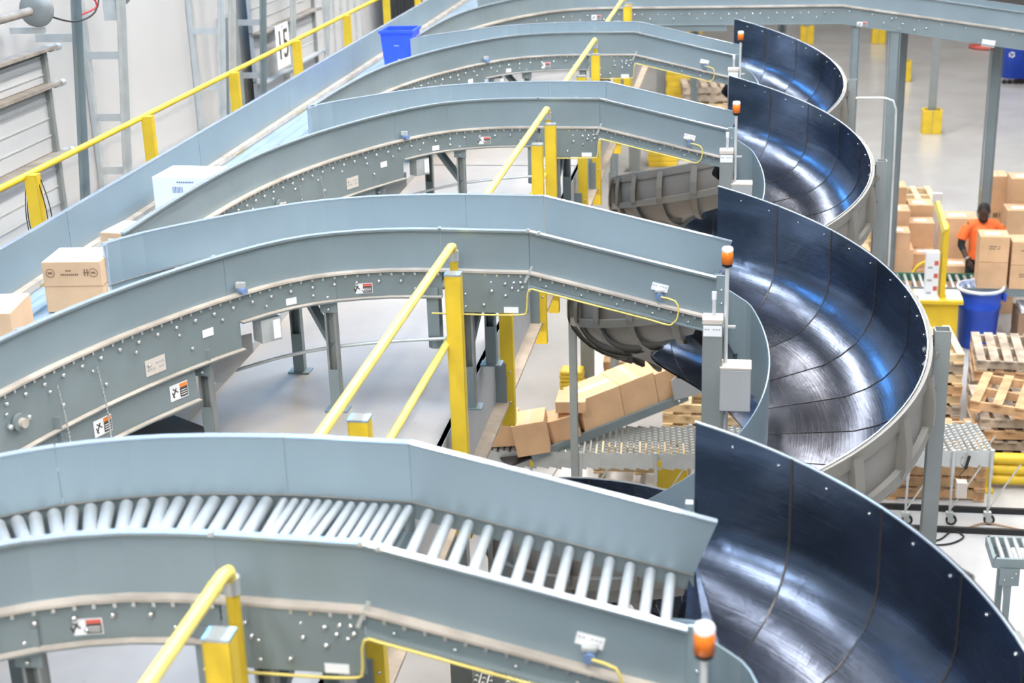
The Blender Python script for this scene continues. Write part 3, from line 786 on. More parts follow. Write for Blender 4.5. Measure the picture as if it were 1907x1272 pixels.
    # entry floor plate between rollers and trough
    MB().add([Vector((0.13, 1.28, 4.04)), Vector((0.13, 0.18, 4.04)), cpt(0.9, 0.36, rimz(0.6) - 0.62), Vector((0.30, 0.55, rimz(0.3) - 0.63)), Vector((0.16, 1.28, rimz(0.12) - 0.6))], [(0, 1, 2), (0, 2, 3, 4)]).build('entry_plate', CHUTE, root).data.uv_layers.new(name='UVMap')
    # support posts
    def post(x, y, z, nm='support_post', wd=0.08, mat=POST):
        m = MB(); h = wd / 2; tk = 0.006
        for (dx, dy, sx, sy) in ((0, h, wd, tk), (0, -h, wd, tk), (h, 0, tk, wd), (-h, 0, tk, wd)): m.box((x + dx, y + dy, z / 2), (sx, sy, z))
        o = m.build(nm, mat, root)
        MB().box((x, y, 0.006), (wd * 2, wd * 2, 0.012)).build('base_plate', mat, o); return o
    post(1.395, 0.0, 4.09)
    post(-1.15, 0.0, 3.08, wd=0.062)
    m = MB()
    for (z0) in (3.93, 3.72): m.bar((1.30, 0, z0 + 0.03), (1.37, 0, z0 + 0.10), 0.05, 0.012); m.bar((1.30, -0.08, z0 - 0.03), (1.37, -0.04, z0 + 0.04), 0.04, 0.012)
    m.add([(1.335, -0.10, 4.02), (1.335, 0.05, 3.97), (1.335, 0.05, 3.58), (1.335, -0.12, 3.50), (1.345, -0.10, 4.02), (1.345, 0.05, 3.97), (1.345, 0.05, 3.58), (1.345, -0.12, 3.50)], [(0, 1, 2, 3), (7, 6, 5, 4), (0, 4, 5, 1), (3, 2, 6, 7), (0, 3, 7, 4), (1, 5, 6, 2)])
    m.build('post_bracket', CHRIB, root)
    MB().box((0.120, 1.28, 3.98), (0.03, 0.04, 0.50)).build('mouth_bracket', STEEL, root)
    # cross members carrying the trough
    MB().bar((0.14, -0.45, 2.95), (0.55, -0.3, 2.9), 0.05, 0.14).build('cross_member', STEEL, root)
    return root
YCN = [4.01, 7.86, 12.02, 15.87]
c0 = chute('nearest spiral chute of dark polished steel, blurred, filling the lower right corner'); c0.location = (CX0, YCN[0], 0)
for k, lb in ((1, 'spiral chute with long white reflections sweeping past the pallets, second from the camera'),
              (2, 'spiral chute whose curved rim ends beside the leftmost stack of cartons, third from the camera'),
              (3, 'smallest and farthest spiral chute, its rim just under the overhead conveyor')):
    dup(c0, loc=(CX0, YCN[k], 0), label=lb)

# columns with beacon lights in front of each chute mouth
def control_column(label):
    root = thing('control_column', label, 'column', (-0.155, 0, 0))
    m = MB()
    for (dx, dy, sx, sy) in ((0, .05, .1, .006), (0, -.05, .1, .006), (.05, 0, .006, .1), (-.05, 0, .006, .1)): m.box((dx, dy, 2.12), (sx, sy, 4.24))
    m.build('column_tube', POST, root)
    MB().box((0, 0, 4.25), (0.11, 0.11, 0.03)).build('column_cap', BEIGE, root, bevel=0.004)
    MB().box((0, 0, 0.006), (0.22, 0.22, 0.012)).build('base_plate', POST, root)
    plate_label(root, (0.0, -0.056, 4.20), 0.098, 0.06, Matrix.Identity(3), 1)
    MB().cyl((0.005, 0, 4.26), (0.005, 0, 4.36), 0.010).build('pull_rod', CONDUIT, root)
    MB().cyl((0.005, 0, 4.36), (0.005, 0, 4.40), 0.013).build('rod_tip', WHITEL, root)
    return root
def beacon(label):
    root = thing('beacon_light', label, 'warning light', (-0.065, 0, 3.5))
    z0 = 3.5
    MB().box((0.035, -0.02, 3.93 - z0 - 0.065), (0.165, 0.13, 0.24)).build('enclosure', GREYBOX, root, bevel=0.006)
    MB().box((0.035, -0.02, 3.93 - z0 + 0.062), (0.168, 0.134, 0.014)).build('enclosure_lid', BEIGE, root, bevel=0.003)
    MB().cyl((-0.02, 0, 0.48), (-0.02, 0, 4.56 - z0), 0.011).build('pole', CONDUIT, root)
    MB().cyl((-0.02, 0, 3.72 - z0), (-0.02, 0, 3.2 - z0), 0.011).build('conduit', CONDUIT, root)
    MB().bar((-0.09, 0, 4.20 - z0), (0.03, 0, 4.20 - z0), 0.012, 0.012).build('pole_clamp', GALV, root)
    MB().lathe([(0.012, 4.53 - z0), (0.027, 4.54 - z0), (0.027, 4.555 - z0)], (-0.02, 0, 0), 18).build('lamp_base', BLACK, root)
    MB().lathe([(0.0, 4.553 - z0), (0.030, 4.553 - z0), (0.031, 4.60 - z0), (0.029, 4.622 - z0), (0.0, 4.624 - z0)], (-0.02, 0, 0), 18).build('amber_lens', AMBER, root)
    MB().lathe([(0.030, 4.62 - z0), (0.031, 4.632 - z0), (0.026, 4.642 - z0), (0.0, 4.645 - z0)], (-0.02, 0, 0), 18).build('lens_cap', CLEARC, root)
    return root
cc = None
pos = ['nearest spur conveyor, blurred at the bottom', 'spur conveyor in focus, beside a grey enclosure', 'third spur conveyor', 'fourth spur conveyor']
for k in range(4):
    y = YF[k] - 0.56
    la = 'square grey column with a white label at the end of the ' + pos[k].split(',')[0]
    lb = 'orange beacon light on a pole, end of the ' + pos[k].replace(' at the bottom','').replace(', beside a grey enclosure','')
    if k == 0: cc = control_column(la); cc.location.y = y; bc = beacon(lb); bc.location.y = y + 0.02
    else: dup(cc, loc=(-0.155, y, 0), label=la); dup(bc, loc=(-0.065, y + 0.02, 3.5), label=lb)

# ------------------------------------------------------------------ yellow railing on the deck edge
def railing(y0, y1, posts, label, endtube=True, mid=True):
    root = thing('guard_railing', label, 'railing', (-1.64, y1, DZ - 0.6), group=None)
    O = Vector((-1.64, y1, DZ - 0.6)); zt = 4.52; zm = 4.02
    cz = [Vector(p) - O for p in [(-1.64, y0, zt), (-1.64, y1 - 0.07, zt), (-1.64, y1 - 0.02, zt - 0.012), (-1.64, y1, zt - 0.06)]]
    MB().tube(cz, 0.024, 14).build('top_rail', YELP, root)
    if endtube:
        MB().cyl(Vector((-1.64, y1, zt - 0.05)) - O, Vector((-1.64, y1, zm)) - O, 0.024, 14).build('end_tube', YEL, root)
        MB().cyl(Vector((-1.64, y1, zt - 0.10)) - O, Vector((-1.64, y1, zt - 0.04)) - O, 0.029, 14).build('fitting', GALV, root)
        MB().cyl(Vector((-1.64, y1, zm - 0.03)) - O, Vector((-1.64, y1, zm + 0.035)) - O, 0.029, 14).build('fitting', GALV, root)
        MB().cyl(Vector((-1.64, y1 - 0.16, zt - 0.001)) - O, Vector((-1.64, y1 - 0.14, zt - 0.001)) - O, 0.0265, 14).build('rail_collar', YELP, root)
    if mid: MB().cyl(Vector((-1.64, y0, zm + 0.03)) - O, Vector((-1.64, y1, zm)) - O, 0.022, 14).build('mid_rail', YELP, root)
    for y in posts:
        m = MB(); x = -1.585; za, zb = 2.82, 4.43
        m.box(Vector((x, y - 0.035, (za + zb) / 2)) - O, (0.088, 0.008, zb - za)); m.box(Vector((x - 0.040, y, (za + zb) / 2)) - O, (0.008, 0.07, zb - za)); m.box(Vector((x + 0.040, y, (za + zb) / 2)) - O, (0.008, 0.07, zb - za))
        o = m.build('post', YEL, root)
        MB().box(Vector((x, y, zb + 0.004)) - O, (0.09, 0.08, 0.010)).build('post_cap', EDGE, o)
        b = MB(); b.box(Vector((-1.63, y, 3.12)) - O, (0.08, 0.12, 0.34)); b.build('bracket', FRAME, o)
        bolts(o, [Vector((x + 0.02, y - 0.04, z)) - O for z in (3.0, 3.22)], sc=0.7)
    return root
railing(1.5, YF[0] - 0.12, [2.3, 3.80], 'yellow railing nearest the camera, ending before the blurred conveyor')
railing(YF[0] + 0.90, YF[1] - 0.12, [5.55, 7.62], 'yellow railing in sharp focus, rising in front of the conveyor with the bead chains')
railing(YF[1] + 0.90, YF[2] - 0.14, [9.32, 11.0, 11.78], 'yellow railing with two close posts ending at the third spur conveyor')
railing(YF[2] + 0.90, YF[3] - 0.14, [14.1, 15.45], 'short yellow railing ending at the fourth spur conveyor')
railing(YF[3] + 0.90, 19.9, [18.0, 19.5, 19.8], 'farthest yellow railing, reaching up to the overhead conveyor', endtube=False)

wr_ = thing('wall_side_railing', 'long yellow railing between the sorting conveyor and the wall', 'railing', (-5.0, 9.45, DZ))
O = Vector((-5.0, 9.45, DZ))
MB().cyl(Vector((-5.0, 3, 4.53)) - O, Vector((-5.0, 22.1, 4.53)) - O, 0.024, 14).build('top_rail', YEL, wr_)
for y in (5.3, 7.4, 9.45, 11.56, 13.75, 15.85, 18.0, 20.1, 22.1, 24.0):
    m = MB(); x = -4.945
    m.box(Vector((x, y - 0.035, 4.0)) - O, (0.088, 0.008, 1.07)); m.box(Vector((x - 0.04, y, 4.0)) - O, (0.008, 0.07, 1.07)); m.box(Vector((x + 0.04, y, 4.0)) - O, (0.008, 0.07, 1.07))
    o = m.build('post', YEL, wr_)
    MB().box(Vector((x, y, 4.54)) - O, (0.09, 0.08, 0.008)).build('post_cap', YEL, o)
for j, (dx, dy) in enumerate([(-0.06, 0.0), (-0.07, 0.05), (0.06, 0.03), (0.075, 0.06)]):
    pts = [Vector((-4.945 + dx * (0.6 + 0.6 * math.sin(k / 8 * PI)), 9.42 + dy, 4.50 - 0.55 * k / 8)) - O for k in range(9)]
    MB().tube(pts, 0.004, 5).build('hanging_wire', BLACK, wr_)

# ------------------------------------------------------------------ dock doors on the left wall
def dock_door(n, y0, y1, ztop, label):
    root = bpy.data.objects.new('door_%d' % n, None); COL.objects.link(root); root['kind'] = 'structure'; root.location = (-5.9, (y0 + y1) / 2, ztop)
    O = root.location.copy()
    z = ztop; yc = (y0 + y1) / 2
    for k, h in enumerate([0.30, 0.58, 0.58, 0.58, 0.58]):
        m = MB(); m.box(Vector((-5.84, yc, z - h / 2)) - O, (0.05, y1 - y0, h - 0.015))
        for q in range(1, 4): m.box(Vector((-5.812, yc, z - h * q / 4)) - O, (0.012, y1 - y0, 0.012))
        m.build('door_panel', DOORM, root)
        b = MB(); b.box(Vector((-5.77, yc, z - 0.01)) - O, (0.13, y1 - y0 + 0.06, 0.025)); b.build('dusty_rail' if k < 3 else 'panel_rail', DUSTY if k < 3 else DOORM, root)
        b = MB(); b.box(Vector((-5.80, y1 - 0.06, z - h / 2)) - O, (0.05, 0.05, h)); b.build('end_stile', POST, root)
        b = MB(); b.box(Vector((-5.76, y1 + 0.03, z - 0.02)) - O, (0.05, 0.12, 0.05)); b.cyl(Vector((-5.74, y1 + 0.06, z - 0.02)) - O, Vector((-5.74, y1 + 0.12, z - 0.02)) - O, 0.03, 12); b.build('hinge_roller', GALV, root)
        z -= h
    return root
d1 = dock_door(1, 8.9, 11.62, 5.12, '')
d2 = dock_door(2, 16.95, 19.5, 5.35, '')
m = MB(); m.box((0, -1.22, -0.9), (0.02, 0.05, 2.0))
# the middle door is closed, its opening stands below the deck railing
def track(y, label, brackets=(5.6, 4.87, 4.3, 3.8), wall_leg=True, drum=False, yl=None):
    root = thing('door_track', label, 'door track', (-5.95, y, DZ))
    O = Vector((-5.95, y, DZ))
    fx = lambda z: -5.72 + (z - 4.0) * 0.085
    m = MB(); m.bar(Vector((fx(3.4), y, 3.4)) - O, Vector((fx(6.3), y, 6.3)) - O, 0.012, 0.08); m.bar(Vector((fx(3.4) + 0.02, y + 0.035, 3.4)) - O, Vector((fx(6.3) + 0.02, y + 0.035, 6.3)) - O, 0.07, 0.012)
    m.build('track_rail', FRAME if drum else GALV, root)
    if wall_leg:
        m = MB(); m.box(Vector((-5.97, y, 4.8)) - O, (0.05, 0.07, 2.9)); m.build('wall_angle', GALV, root)
    for z in brackets:
        MB().box(Vector(((fx(z) - 5.97) / 2, y - 0.01, z)) - O, (abs(fx(z) + 5.97), 0.012, 0.07)).build('bracket', GALV, root)
    return root
t1 = track(11.82, 'steel door track beside the dusty raised door at the left edge', wall_leg=False, brackets=(5.16,), drum=True)
track(12.75, 'ladder-like steel door track just right of the raised door at the left')
track(15.40, 'ladder-like steel door track left of the door marked 15', brackets=(4.72, 4.12))
track(15.75, 'slender steel door track next to the dark wall recess', wall_leg=False, brackets=())
track(16.85, 'steel door track touching the door marked 15', wall_leg=False, brackets=(4.62, 4.0), drum=True)
track(19.65, 'steel door track on the far side of the door marked 15', wall_leg=False, brackets=())
track(18.05, 'steel upright crossing in front of the door marked 15', wall_leg=False, brackets=())
sh = thing('spring_shaft', 'dark door spring shaft with a round cable drum at the upper left', 'door shaft', (-5.66, 10.6, 5.46))
MB().cyl((0, -1.8, 0), (0, 0.55, 0), 0.035, 16).build('shaft', DUSTY, sh)
m = MB(); m.lathe([(0.0, -0.05), (0.06, -0.05), (0.135, -0.03), (0.142, 0.0), (0.135, 0.03), (0.06, 0.05), (0.0, 0.05)], n=28)
dr = m.build('cable_drum', POST, sh); dr.rotation_euler = (PI / 2, 0, 0); dr.location = (0, 0.68, 0.0)
MB().box((-0.12, 0.72, -0.17), (0.30, 0.03, 0.05)).build('bracket', GALV, sh)
sh2 = thing('spring_shaft', 'cable drum housing above the ladder-like track at the top edge', 'door shaft', (-5.7, 12.8, 5.3))
MB().box((0.0, 0.0, 0.0), (0.12, 0.10, 0.24)).build('housing', GALV, sh2)
m = MB(); m.lathe([(0.0, -0.04), (0.09, -0.03), (0.095, 0.0), (0.09, 0.03), (0.0, 0.04)], n=20); dr = m.build('cable_drum', POST, sh2); dr.rotation_euler = (PI / 2, 0, 0); dr.location = (0.03, 0.16, 0.08)
for (pts, mt, lb) in [([(-5.6, 11.35, 5.40), (-5.5, 11.6, 5.32), (-5.45, 11.9, 5.36), (-5.45, 12.0, 5.52), (-5.5, 11.8, 5.64)], BLACK, 'black looped cable beside the round door drum at the upper left'),
                      ([(-5.5, 11.62, 5.62), (-5.45, 11.85, 5.5), (-5.45, 11.95, 5.40), (-5.5, 11.75, 5.36)], REDC, 'thin red cable hanging by the round door drum'),
                      ([(-5.5, 13.1, 5.46), (-5.45, 13.25, 5.40), (-5.45, 13.4, 5.44), (-5.45, 13.5, 5.55)], REDC, 'red cable loop at the top of the ladder-like track')]:
    o = MB().tube(catmull(pts, 0.05), 0.008, 6).build('cable', mt); tag(o, lb, 'cable')
# dark recess panel and number sign
o = MB().box((-5.93, 16.45, 4.0), (0.12, 0.34, 1.5)).build('wall_recess_panel', POST); tag(o, 'tall grey recess panel on the wall left of the number sign', 'panel')
sg = thing('number_sign', 'white sign with black number 15 hanging on the raised door', 'sign', (-5.62, 17.45, 4.26))
MB().box((0, 0, 0), (0.01, 0.50, 0.52)).build('sign_board', WHITEL, sg)
MB().box((-0.10, 0, 0.22), (0.21, 0.03, 0.03)).build('hanger', GALV, sg)
text_mesh('15', 0.50, INK, 'digits', sg, (0.008, -0.01, 0.0), (PI / 2, 0, PI / 2), 0.92)
cu = thing('strip_curtain', 'dark ribbed strip curtain behind the far end of the wall railing', 'curtain', (-5.7, 24.4, DZ))
for k in range(9):
    MB().cyl((0.0, -1.0 + k * 0.25, 0.0), (0.0, -1.0 + k * 0.25, 1.3), 0.10, 8).build('strip', DARK, cu)
for k, y in enumerate((20.6, 21.1, 21.5, 21.9, 22.3, 22.7)):
    o = MB().box((-5.985, y, 4.6), (0.03, 0.04, 2.2)).build('wall_rib', GALV); tag(o, 'thin grey upright rib on the wall beyond the door marked 15', 'wall rib', group='wall ribs beyond the marked door')

# ------------------------------------------------------------------ cartons
def carton(label, c, d, rz=0, M3=None, mat=None, tape=True, lab=False, seam=False, ink=0, group=None, cat='box', topwhite=False, name='cardboard_box'):
    """c = centre of the bottom face"""
    c = Vector(c); R = M3 if M3 is not None else Matrix.Rotation(rz, 3, 'Z')
    root = thing(name, label, cat, c, group=group)
    P = lambda x, y, z: R @ Vector((x, y, z))
    w_, dp, h = d
    MB().box(P(0, 0, h / 2), d, M=R).build('body', mat or CARD, root, bevel=0.004)
    if topwhite: MB().box(P(0, 0, h + 0.001), (w_ * 0.94, dp * 0.96, 0.002), M=R).build('shipping_label', WHITEBOX, root)
    elif tape: MB().box(P(0, 0, h + 0.001), (w_ * 0.14 if w_ < dp else w_ * 0.99, dp * 0.99 if w_ < dp else dp * 0.14, 0.0015), M=R).build('tape', TAPE, root)
    if lab:
        MB().box(P(-w_ * 0.05, -dp * 0.05, h + 0.0025), (w_ * 0.5, dp * 0.35, 0.0015), M=R).build('paper_label', WHITEL, root)
    if seam: MB().box(P(0, 0, h * 0.52), (w_ + 0.003, dp + 0.003, 0.004), M=R).build('lid_seam', CARDD, root)
    if ink:
        b = MB()
        for k in range(ink):
            for j in range(7):
                if (j + k) % 6 == 5: continue
                b.box(P(-w_ * 0.16 + j * w_ * 0.055, -dp / 2 - 0.001, h * (0.62 - 0.09 * k)), (w_ * 0.035, 0.0015, h * 0.045), M=R)
        b.build('printed_text', INK, root)
    return root

# boxes and bin riding on the sorting conveyor
ZB = 4.20
def fromcorners(pl, pr, z, zt_px, dp):
    pass
b = carton('brown carton with white top label and printed marks, about to turn onto a spur', Vector((-3.79, 7.66, ZB)), (0.34, 0.30, 0.30), rz=0.10, mat=CARDW, topwhite=True, seam=True)
R = Matrix.Rotation(0.10, 3, 'Z')
mk = MB(); P = lambda x, y, z: R @ Vector((x, y, z))
for (x, rr_) in ((-0.125, 0.024), (0.125, 0.024)):
    n = 16
    for k in range(n):
        a_ = 2 * PI * k / n; mk.box(P(x + rr_ * math.cos(a_), -0.1515, 0.235 + rr_ * math.sin(a_)), (0.010, 0.001, 0.004), M=R @ Matrix.Rotation(-a_ + PI / 2, 3, 'Y'))
    mk.box(P(x, -0.1515, 0.235), (0.026, 0.001, 0.012), M=R)
for k in range(3): mk.box(P(-0.03 + 0.012 * k, -0.1515, 0.248), (0.008, 0.001, 0.010), M=R)
for k in range(9): mk.box(P(-0.06 + 0.0115 * k, -0.1515, 0.225), (0.008, 0.001, 0.010), M=R)
for k in range(2): mk.box(P(0.075 + 0.016 * k, -0.1515, 0.236), (0.007, 0.001, 0.042), M=R); mk.box(P(0.075 + 0.016 * k, -0.1515, 0.236), (0.014, 0.001, 0.007), M=R)
mk.build('printed_marks', BROWNINK, b)
mk = MB()
for k in range(10): mk.box(P(0.1705, -0.03 + 0.002 * k, 0.26 - 0.016 * k), (0.001, 0.012, 0.010), M=R)
for k in range(3): mk.box(P(-0.08 + 0.08 * k, 0.03, 0.3028), (0.05, 0.008, 0.001), M=R)
mk.build('printed_text', BROWNINK, b)
lb = MB().box(P(0.171, 0.02, 0.085), (0.0015, 0.17, 0.12), M=R).build('side_label', WHITEL, b)
mk = MB()
for k in range(9): mk.box(P(0.1725, -0.04 + 0.012 * k, 0.10), (0.001, 0.005 if k % 3 else 0.008, 0.05), M=R)
mk.build('barcode', GREYBOX, lb)

b = carton('brown carton cut by the left edge of the view, white label on top', (-3.92, 6.80, ZB), (0.36, 0.34, 0.28), rz=0.16, mat=CARDW, topwhite=True)
b = carton('large white carton with blue barcodes on the sorting conveyor', (-3.90, 9.75, ZB), (0.42, 0.36, 0.30), rz=-0.05, mat=WHITEBOX, tape=False, seam=False)
mk = MB(); R = Matrix.Rotation(-0.05, 3, 'Z'); P = lambda x, y, z: R @ Vector((x, y, z))
for q in (-0.06, 0.09):
    for k in range(8): mk.box(P(q + k * 0.010, -0.1815, 0.21), (0.006 if k % 3 else 0.003, 0.001, 0.045), M=R)
for k in range(8): mk.box(P(-0.02 + k * 0.016, -0.1815, 0.265), (0.011, 0.001, 0.010), M=R)
mk.build('barcode', BLUEINK, b)
b = carton('low flat carton with white label between the brown carton and the white carton', (at(228, 420, z=4.38).x + 0.02, at(228, 420, z=4.38).y, ZB), (0.20, 0.30, 0.17), rz=-0.12, mat=CARDW, topwhite=True)
mk = MB(); R = Matrix.Rotation(-0.12, 3, 'Z')
mk.box(R @ Vector((0.03, -0.1715, 0.075)), (0.12, 0.0015, 0.13), M=R); mk.build('side_label', WHITEL, b)

bn = thing('blue_bin', 'bright blue open plastic bin riding on the sorting conveyor', 'bin', (-3.78, 15.92, ZB))
def tub(prof_out, th, rimw, name, mat, parent, h, w0, d0, w1, d1):
    m = MB()
    def ring(w_, dd, z): return [Vector((-w_ / 2, -dd / 2, z)), Vector((w_ / 2, -dd / 2, z)), Vector((w_ / 2, dd / 2, z)), Vector((-w_ / 2, dd / 2, z))]
    rs = [ring(w0, d0, 0), ring(w1, d1, h - 0.03), ring(w1 + rimw, d1 + rimw, h - 0.03), ring(w1 + rimw, d1 + rimw, h), ring(w1 - th, d1 - th, h), ring(w0 - th, d0 - th, 0.02)]
    vs = [v for r in rs for v in r]; fs = [(i * 4 + j, i * 4 + (j + 1) % 4, (i + 1) * 4 + (j + 1) % 4, (i + 1) * 4 + j) for i in range(5) for j in range(4)] + [(3, 2, 1, 0), (20, 21, 22, 23)]
    m.add(vs, fs); return m.build(name, mat, parent)
tub(None, 0.02, 0.03, 'tub', BLUEB, bn, 0.46, 0.30, 0.30, 0.36, 0.38)
MB().box((0.0, -0.206, 0.30), (0.05, 0.01, 0.008)).build('embossed_mark', LINER, bn)

# ------------------------------------------------------------------ carton chain leaving the far chute on an incline
P0 = Vector((-0.55, 14.22, 1.13)); P1 = Vector((-2.05, 13.27, 0.80))
u = (P1 - P0).normalized(); v = Vector((u.y, -u.x, 0)).normalized()
if v.y < 0: v = -v
nrm = u.cross(v); nrm = nrm if nrm.z > 0 else -nrm
inc = thing('incline_roller_bed', 'dark sloping roller bed carrying brown cartons down from a chute', 'conveyor', P0)
for off in (0, 0.52):
    MB().bar(v * off - nrm * 0.03, (P1 - P0) + v * off - nrm * 0.03, 0.04, 0.09, up=nrm).build('side_rail', FRAME, inc)
MB().bar(v * 0.26 - nrm * 0.05 + u * 0.9, (P1 - P0) + v * 0.26 - nrm * 0.035 + u * 0.25, 0.50, 0.02, up=nrm).build('belt', BLACK, inc)
mr_ = roller_mesh('incline_roller', 0.50, 0.018)
for k in range(24):
    o = bpy.data.objects.new('roller', mr_); COL.objects.link(o); o.parent = inc; o.location = u * (0.06 + k * 0.072) + v * 0.26 - nrm * 0.018; o.rotation_euler = v.to_track_quat('Z', 'Y').to_euler()
g = MB(); gp = [Vector((-0.05, 0, -0.03)), Vector((0, 0, 0))]
q0 = -v * 0.03
def gpt(a, b): return u * a + nrm * b + q0
pts = [gpt(0.17, 0.0), gpt(0.17, 0.22), gpt(-0.15, 0.42), gpt(-0.30, 0.36), gpt(-0.30, 0.0), gpt(-0.1, -0.04)]
g.add(pts + [p - v * 0.008 for p in pts], [tuple(range(6)), tuple(reversed(range(6, 12)))] + [(i, (i + 1) % 6, 6 + (i + 1) % 6, 6 + i) for i in range(6)])
g.build('side_guard_plate', GREYBOX, inc)
bolts(inc, [u * 0.12 - v * 0.03 - nrm * 0.03], -v, sc=1.6)
Minc = Matrix((-u, v, nrm)).transposed()
dist = 0.02
for k, (ln, wd, ht, lb) in enumerate([(0.30, 0.40, 0.33, 'brown carton highest on the roller incline, partly behind the grey guard plate'),
                                      (0.40, 0.42, 0.36, 'brown carton second from the top of the roller incline'),
                                      (0.46, 0.40, 0.36, 'long brown carton in the middle of the roller incline'),
                                      ]):
    c = P0 + u * (dist + ln / 2) + v * (0.02 + wd / 2) + nrm * 0.002
    carton(lb, c, (ln - 0.004, wd, ht), M3=Minc); dist += ln
def rot(rz, ry=0, rx=0): return Matrix.Rotation(rz, 3, 'Z') @ Matrix.Rotation(ry, 3, 'Y') @ Matrix.Rotation(rx, 3, 'X')
FZ = 0.80
carton('small brown carton leaning low at the foot of the roller incline', (-1.73, 13.62, 0.885), (0.30, 0.30, 0.24), M3=rot(0.10, -0.28))
carton('flat brown carton lying on top of the cartons by the thin grey post', (-1.68, 13.68, 1.165), (0.30, 0.34, 0.12), M3=rot(0.02, -0.03))
carton('tipped big brown carton at the front of the pile on the skate wheels', (-2.03, 13.42, 0.82), (0.33, 0.38, 0.34), M3=rot(0.08, -0.18))
carton('brown carton left of the tipped big carton on the skate wheels', (-2.36, 13.60, 0.822), (0.28, 0.40, 0.26), M3=rot(0.03, -0.08))
carton('leftmost brown carton on the skate wheels beside the deck beam', (-2.66, 13.60, 0.822), (0.28, 0.42, 0.24), M3=rot(0.05, -0.04))

# ------------------------------------------------------------------ flexible skate wheel conveyors
def flexconv(label, path, width, z, legs, name='skate_wheel_conveyor', casters=True):
    p0 = Vector((*path[0], 0)); root = thing(name, label, 'conveyor', p0)
    pts = catmull([Vector((x, y, 0)) for x, y in path], 0.02)
    ax = []; acc = 0; nxt = 0.0
    for a, b in zip(pts[:-1], pts[1:]):
        d = (b - a).length
        while acc + d > nxt:
            t = (b - a).normalized(); ax.append((a + t * (nxt - acc), t)); nxt += 0.062
        acc += d
    for i, (p, t) in enumerate(ax):
        n = Vector((-t.y, t.x, 0)); m = MB()
        A = p - n * width / 2 + Vector((0, 0, z - 0.024)) - p0; B = p + n * width / 2 + Vector((0, 0, z - 0.024)) - p0
        m.cyl(A, B, 0.004, 6)
        for k in range(10):
            s_ = (k + 0.5 + (0.25 if i % 2 else -0.25)) / 10; c = A.lerp(B, s_)
            m.cyl(c - n * 0.013, c + n * 0.013, 0.024, 9)
        m.build('wheel_axle', GALV, root)
    for sd in (-1, 1):
        for i in range(0, len(ax) - 1):
            p, t = ax[i]; n = Vector((-t.y, t.x, 0)) * sd
            c = p + n * (width / 2 + 0.008) + Vector((0, 0, z - 0.09)) - p0
            rz = math.atan2(t.y, t.x)
            m = MB(); m.box(c, (0.150, 0.006, 0.17), M=Matrix.Rotation(rz, 3, 'Z') @ Matrix.Rotation(0.22, 3, 'Y'))
            if i % 2 == 0: m.build('side_link', GALV, root)
    for (i, sd) in legs:
        i = min(i, len(ax) - 1); p, t = ax[i]; n = Vector((-t.y, t.x, 0)) * sd
        c = p + n * (width / 2 + 0.03) - p0
        m = MB(); m.cyl(c + Vector((0, 0, 0.14)), c + Vector((0, 0, z - 0.01)), 0.013, 10); m.cyl(c + Vector((0, 0, 0.5)), c + Vector((0, 0, z - 0.01)), 0.019, 10)
        m.cyl(c + Vector((0, 0, z - 0.01)), c + Vector((0, 0, z + 0.012)), 0.022, 10)
        o = m.build('leg', GALV, root)
        m = MB(); m.bar(c + Vector((0, 0, 0.16)), c - n * 0.0 + t * 0.28 + Vector((0, 0, z - 0.15)), 0.012, 0.012); m.build('brace', GALV, o)
        m = MB(); m.box(c + Vector((0.0, 0, 0.115)), (0.07, 0.05, 0.05)); m.box(c + Vector((0.01, 0.02, 0.075)), (0.05, 0.005, 0.07)); m.box(c + Vector((0.01, -0.02, 0.075)), (0.05, 0.005, 0.07)); k_ = m.build('caster_fork', GALV, o)
        m = MB(); m.cyl(c + Vector((0.02, -0.014, 0.055)), c + Vector((0.02, 0.014, 0.055)), 0.055, 18); wh = m.build('caster_wheel', BLACK, k_)
        m = MB(); m.cyl(c + Vector((0.02, -0.0145, 0.055)), c + Vector((0.02, 0.0145, 0.055)), 0.033, 14); m.build('hub', GALV, k_)
    return root
f1 = flexconv('long flexible skate wheel conveyor on casters winding beneath the chutes', [(-2.95, 13.66), (-1.6, 13.72), (-0.4, 13.80), (0.8, 13.95), (2.46, 14.12)], 0.66, FZ,
         [(6, -1), (14, -1), (22, -1), (34, -1), (74, -1), (81, -1), (87, -1), (74, 1), (80, 1), (86, 1), (20, 1), (40, 1)])
bx = MB().box(at(1790, 910, Y=13.6) - f1.location, (0.10, 0.10, 0.16)); bx.build('control_box', BEIGE, f1)
pts = [at(1793, 850, Y=13.75), at(1788, 862, Y=13.75), at(1797, 874, Y=13.75), at(1787, 886, Y=13.75), at(1795, 898, Y=13.72), at(1790, 905, Y=13.7)]
MB().tube(catmull([p - f1.location for p in pts], 0.01), 0.004, 5).build('coiled_cable', BLACK, f1)
for (px_, py_, Y_) in ((1640, 0, 0),): pass
plates = [(-2.05, 13.29), (-0.78, 13.38), (1.63, 13.64)]
for (x, y) in plates: MB().box(Vector((x, y, 0.70)) - f1.location, (0.035, 0.004, 0.07)).build('yellow_tag', YEL, f1)
for (x, y) in [(-1.62, 13.30), (2.22, 13.71)]: MB().box(Vector((x, y, 0.69)) - f1.location, (0.03, 0.004, 0.15), M=Matrix.Rotation(0.2, 3, 'Y')).build('black_tag', BLACK, f1)
f2 = flexconv('flexible skate wheel conveyor under the nearest spur, only its caster legs in view', [(-1.9, 9.45), (-0.6, 9.5), (0.6, 9.7)], 0.62, FZ, [(3, -1), (8, -1), (14, -1), (20, -1), (3, 1), (14, 1)])

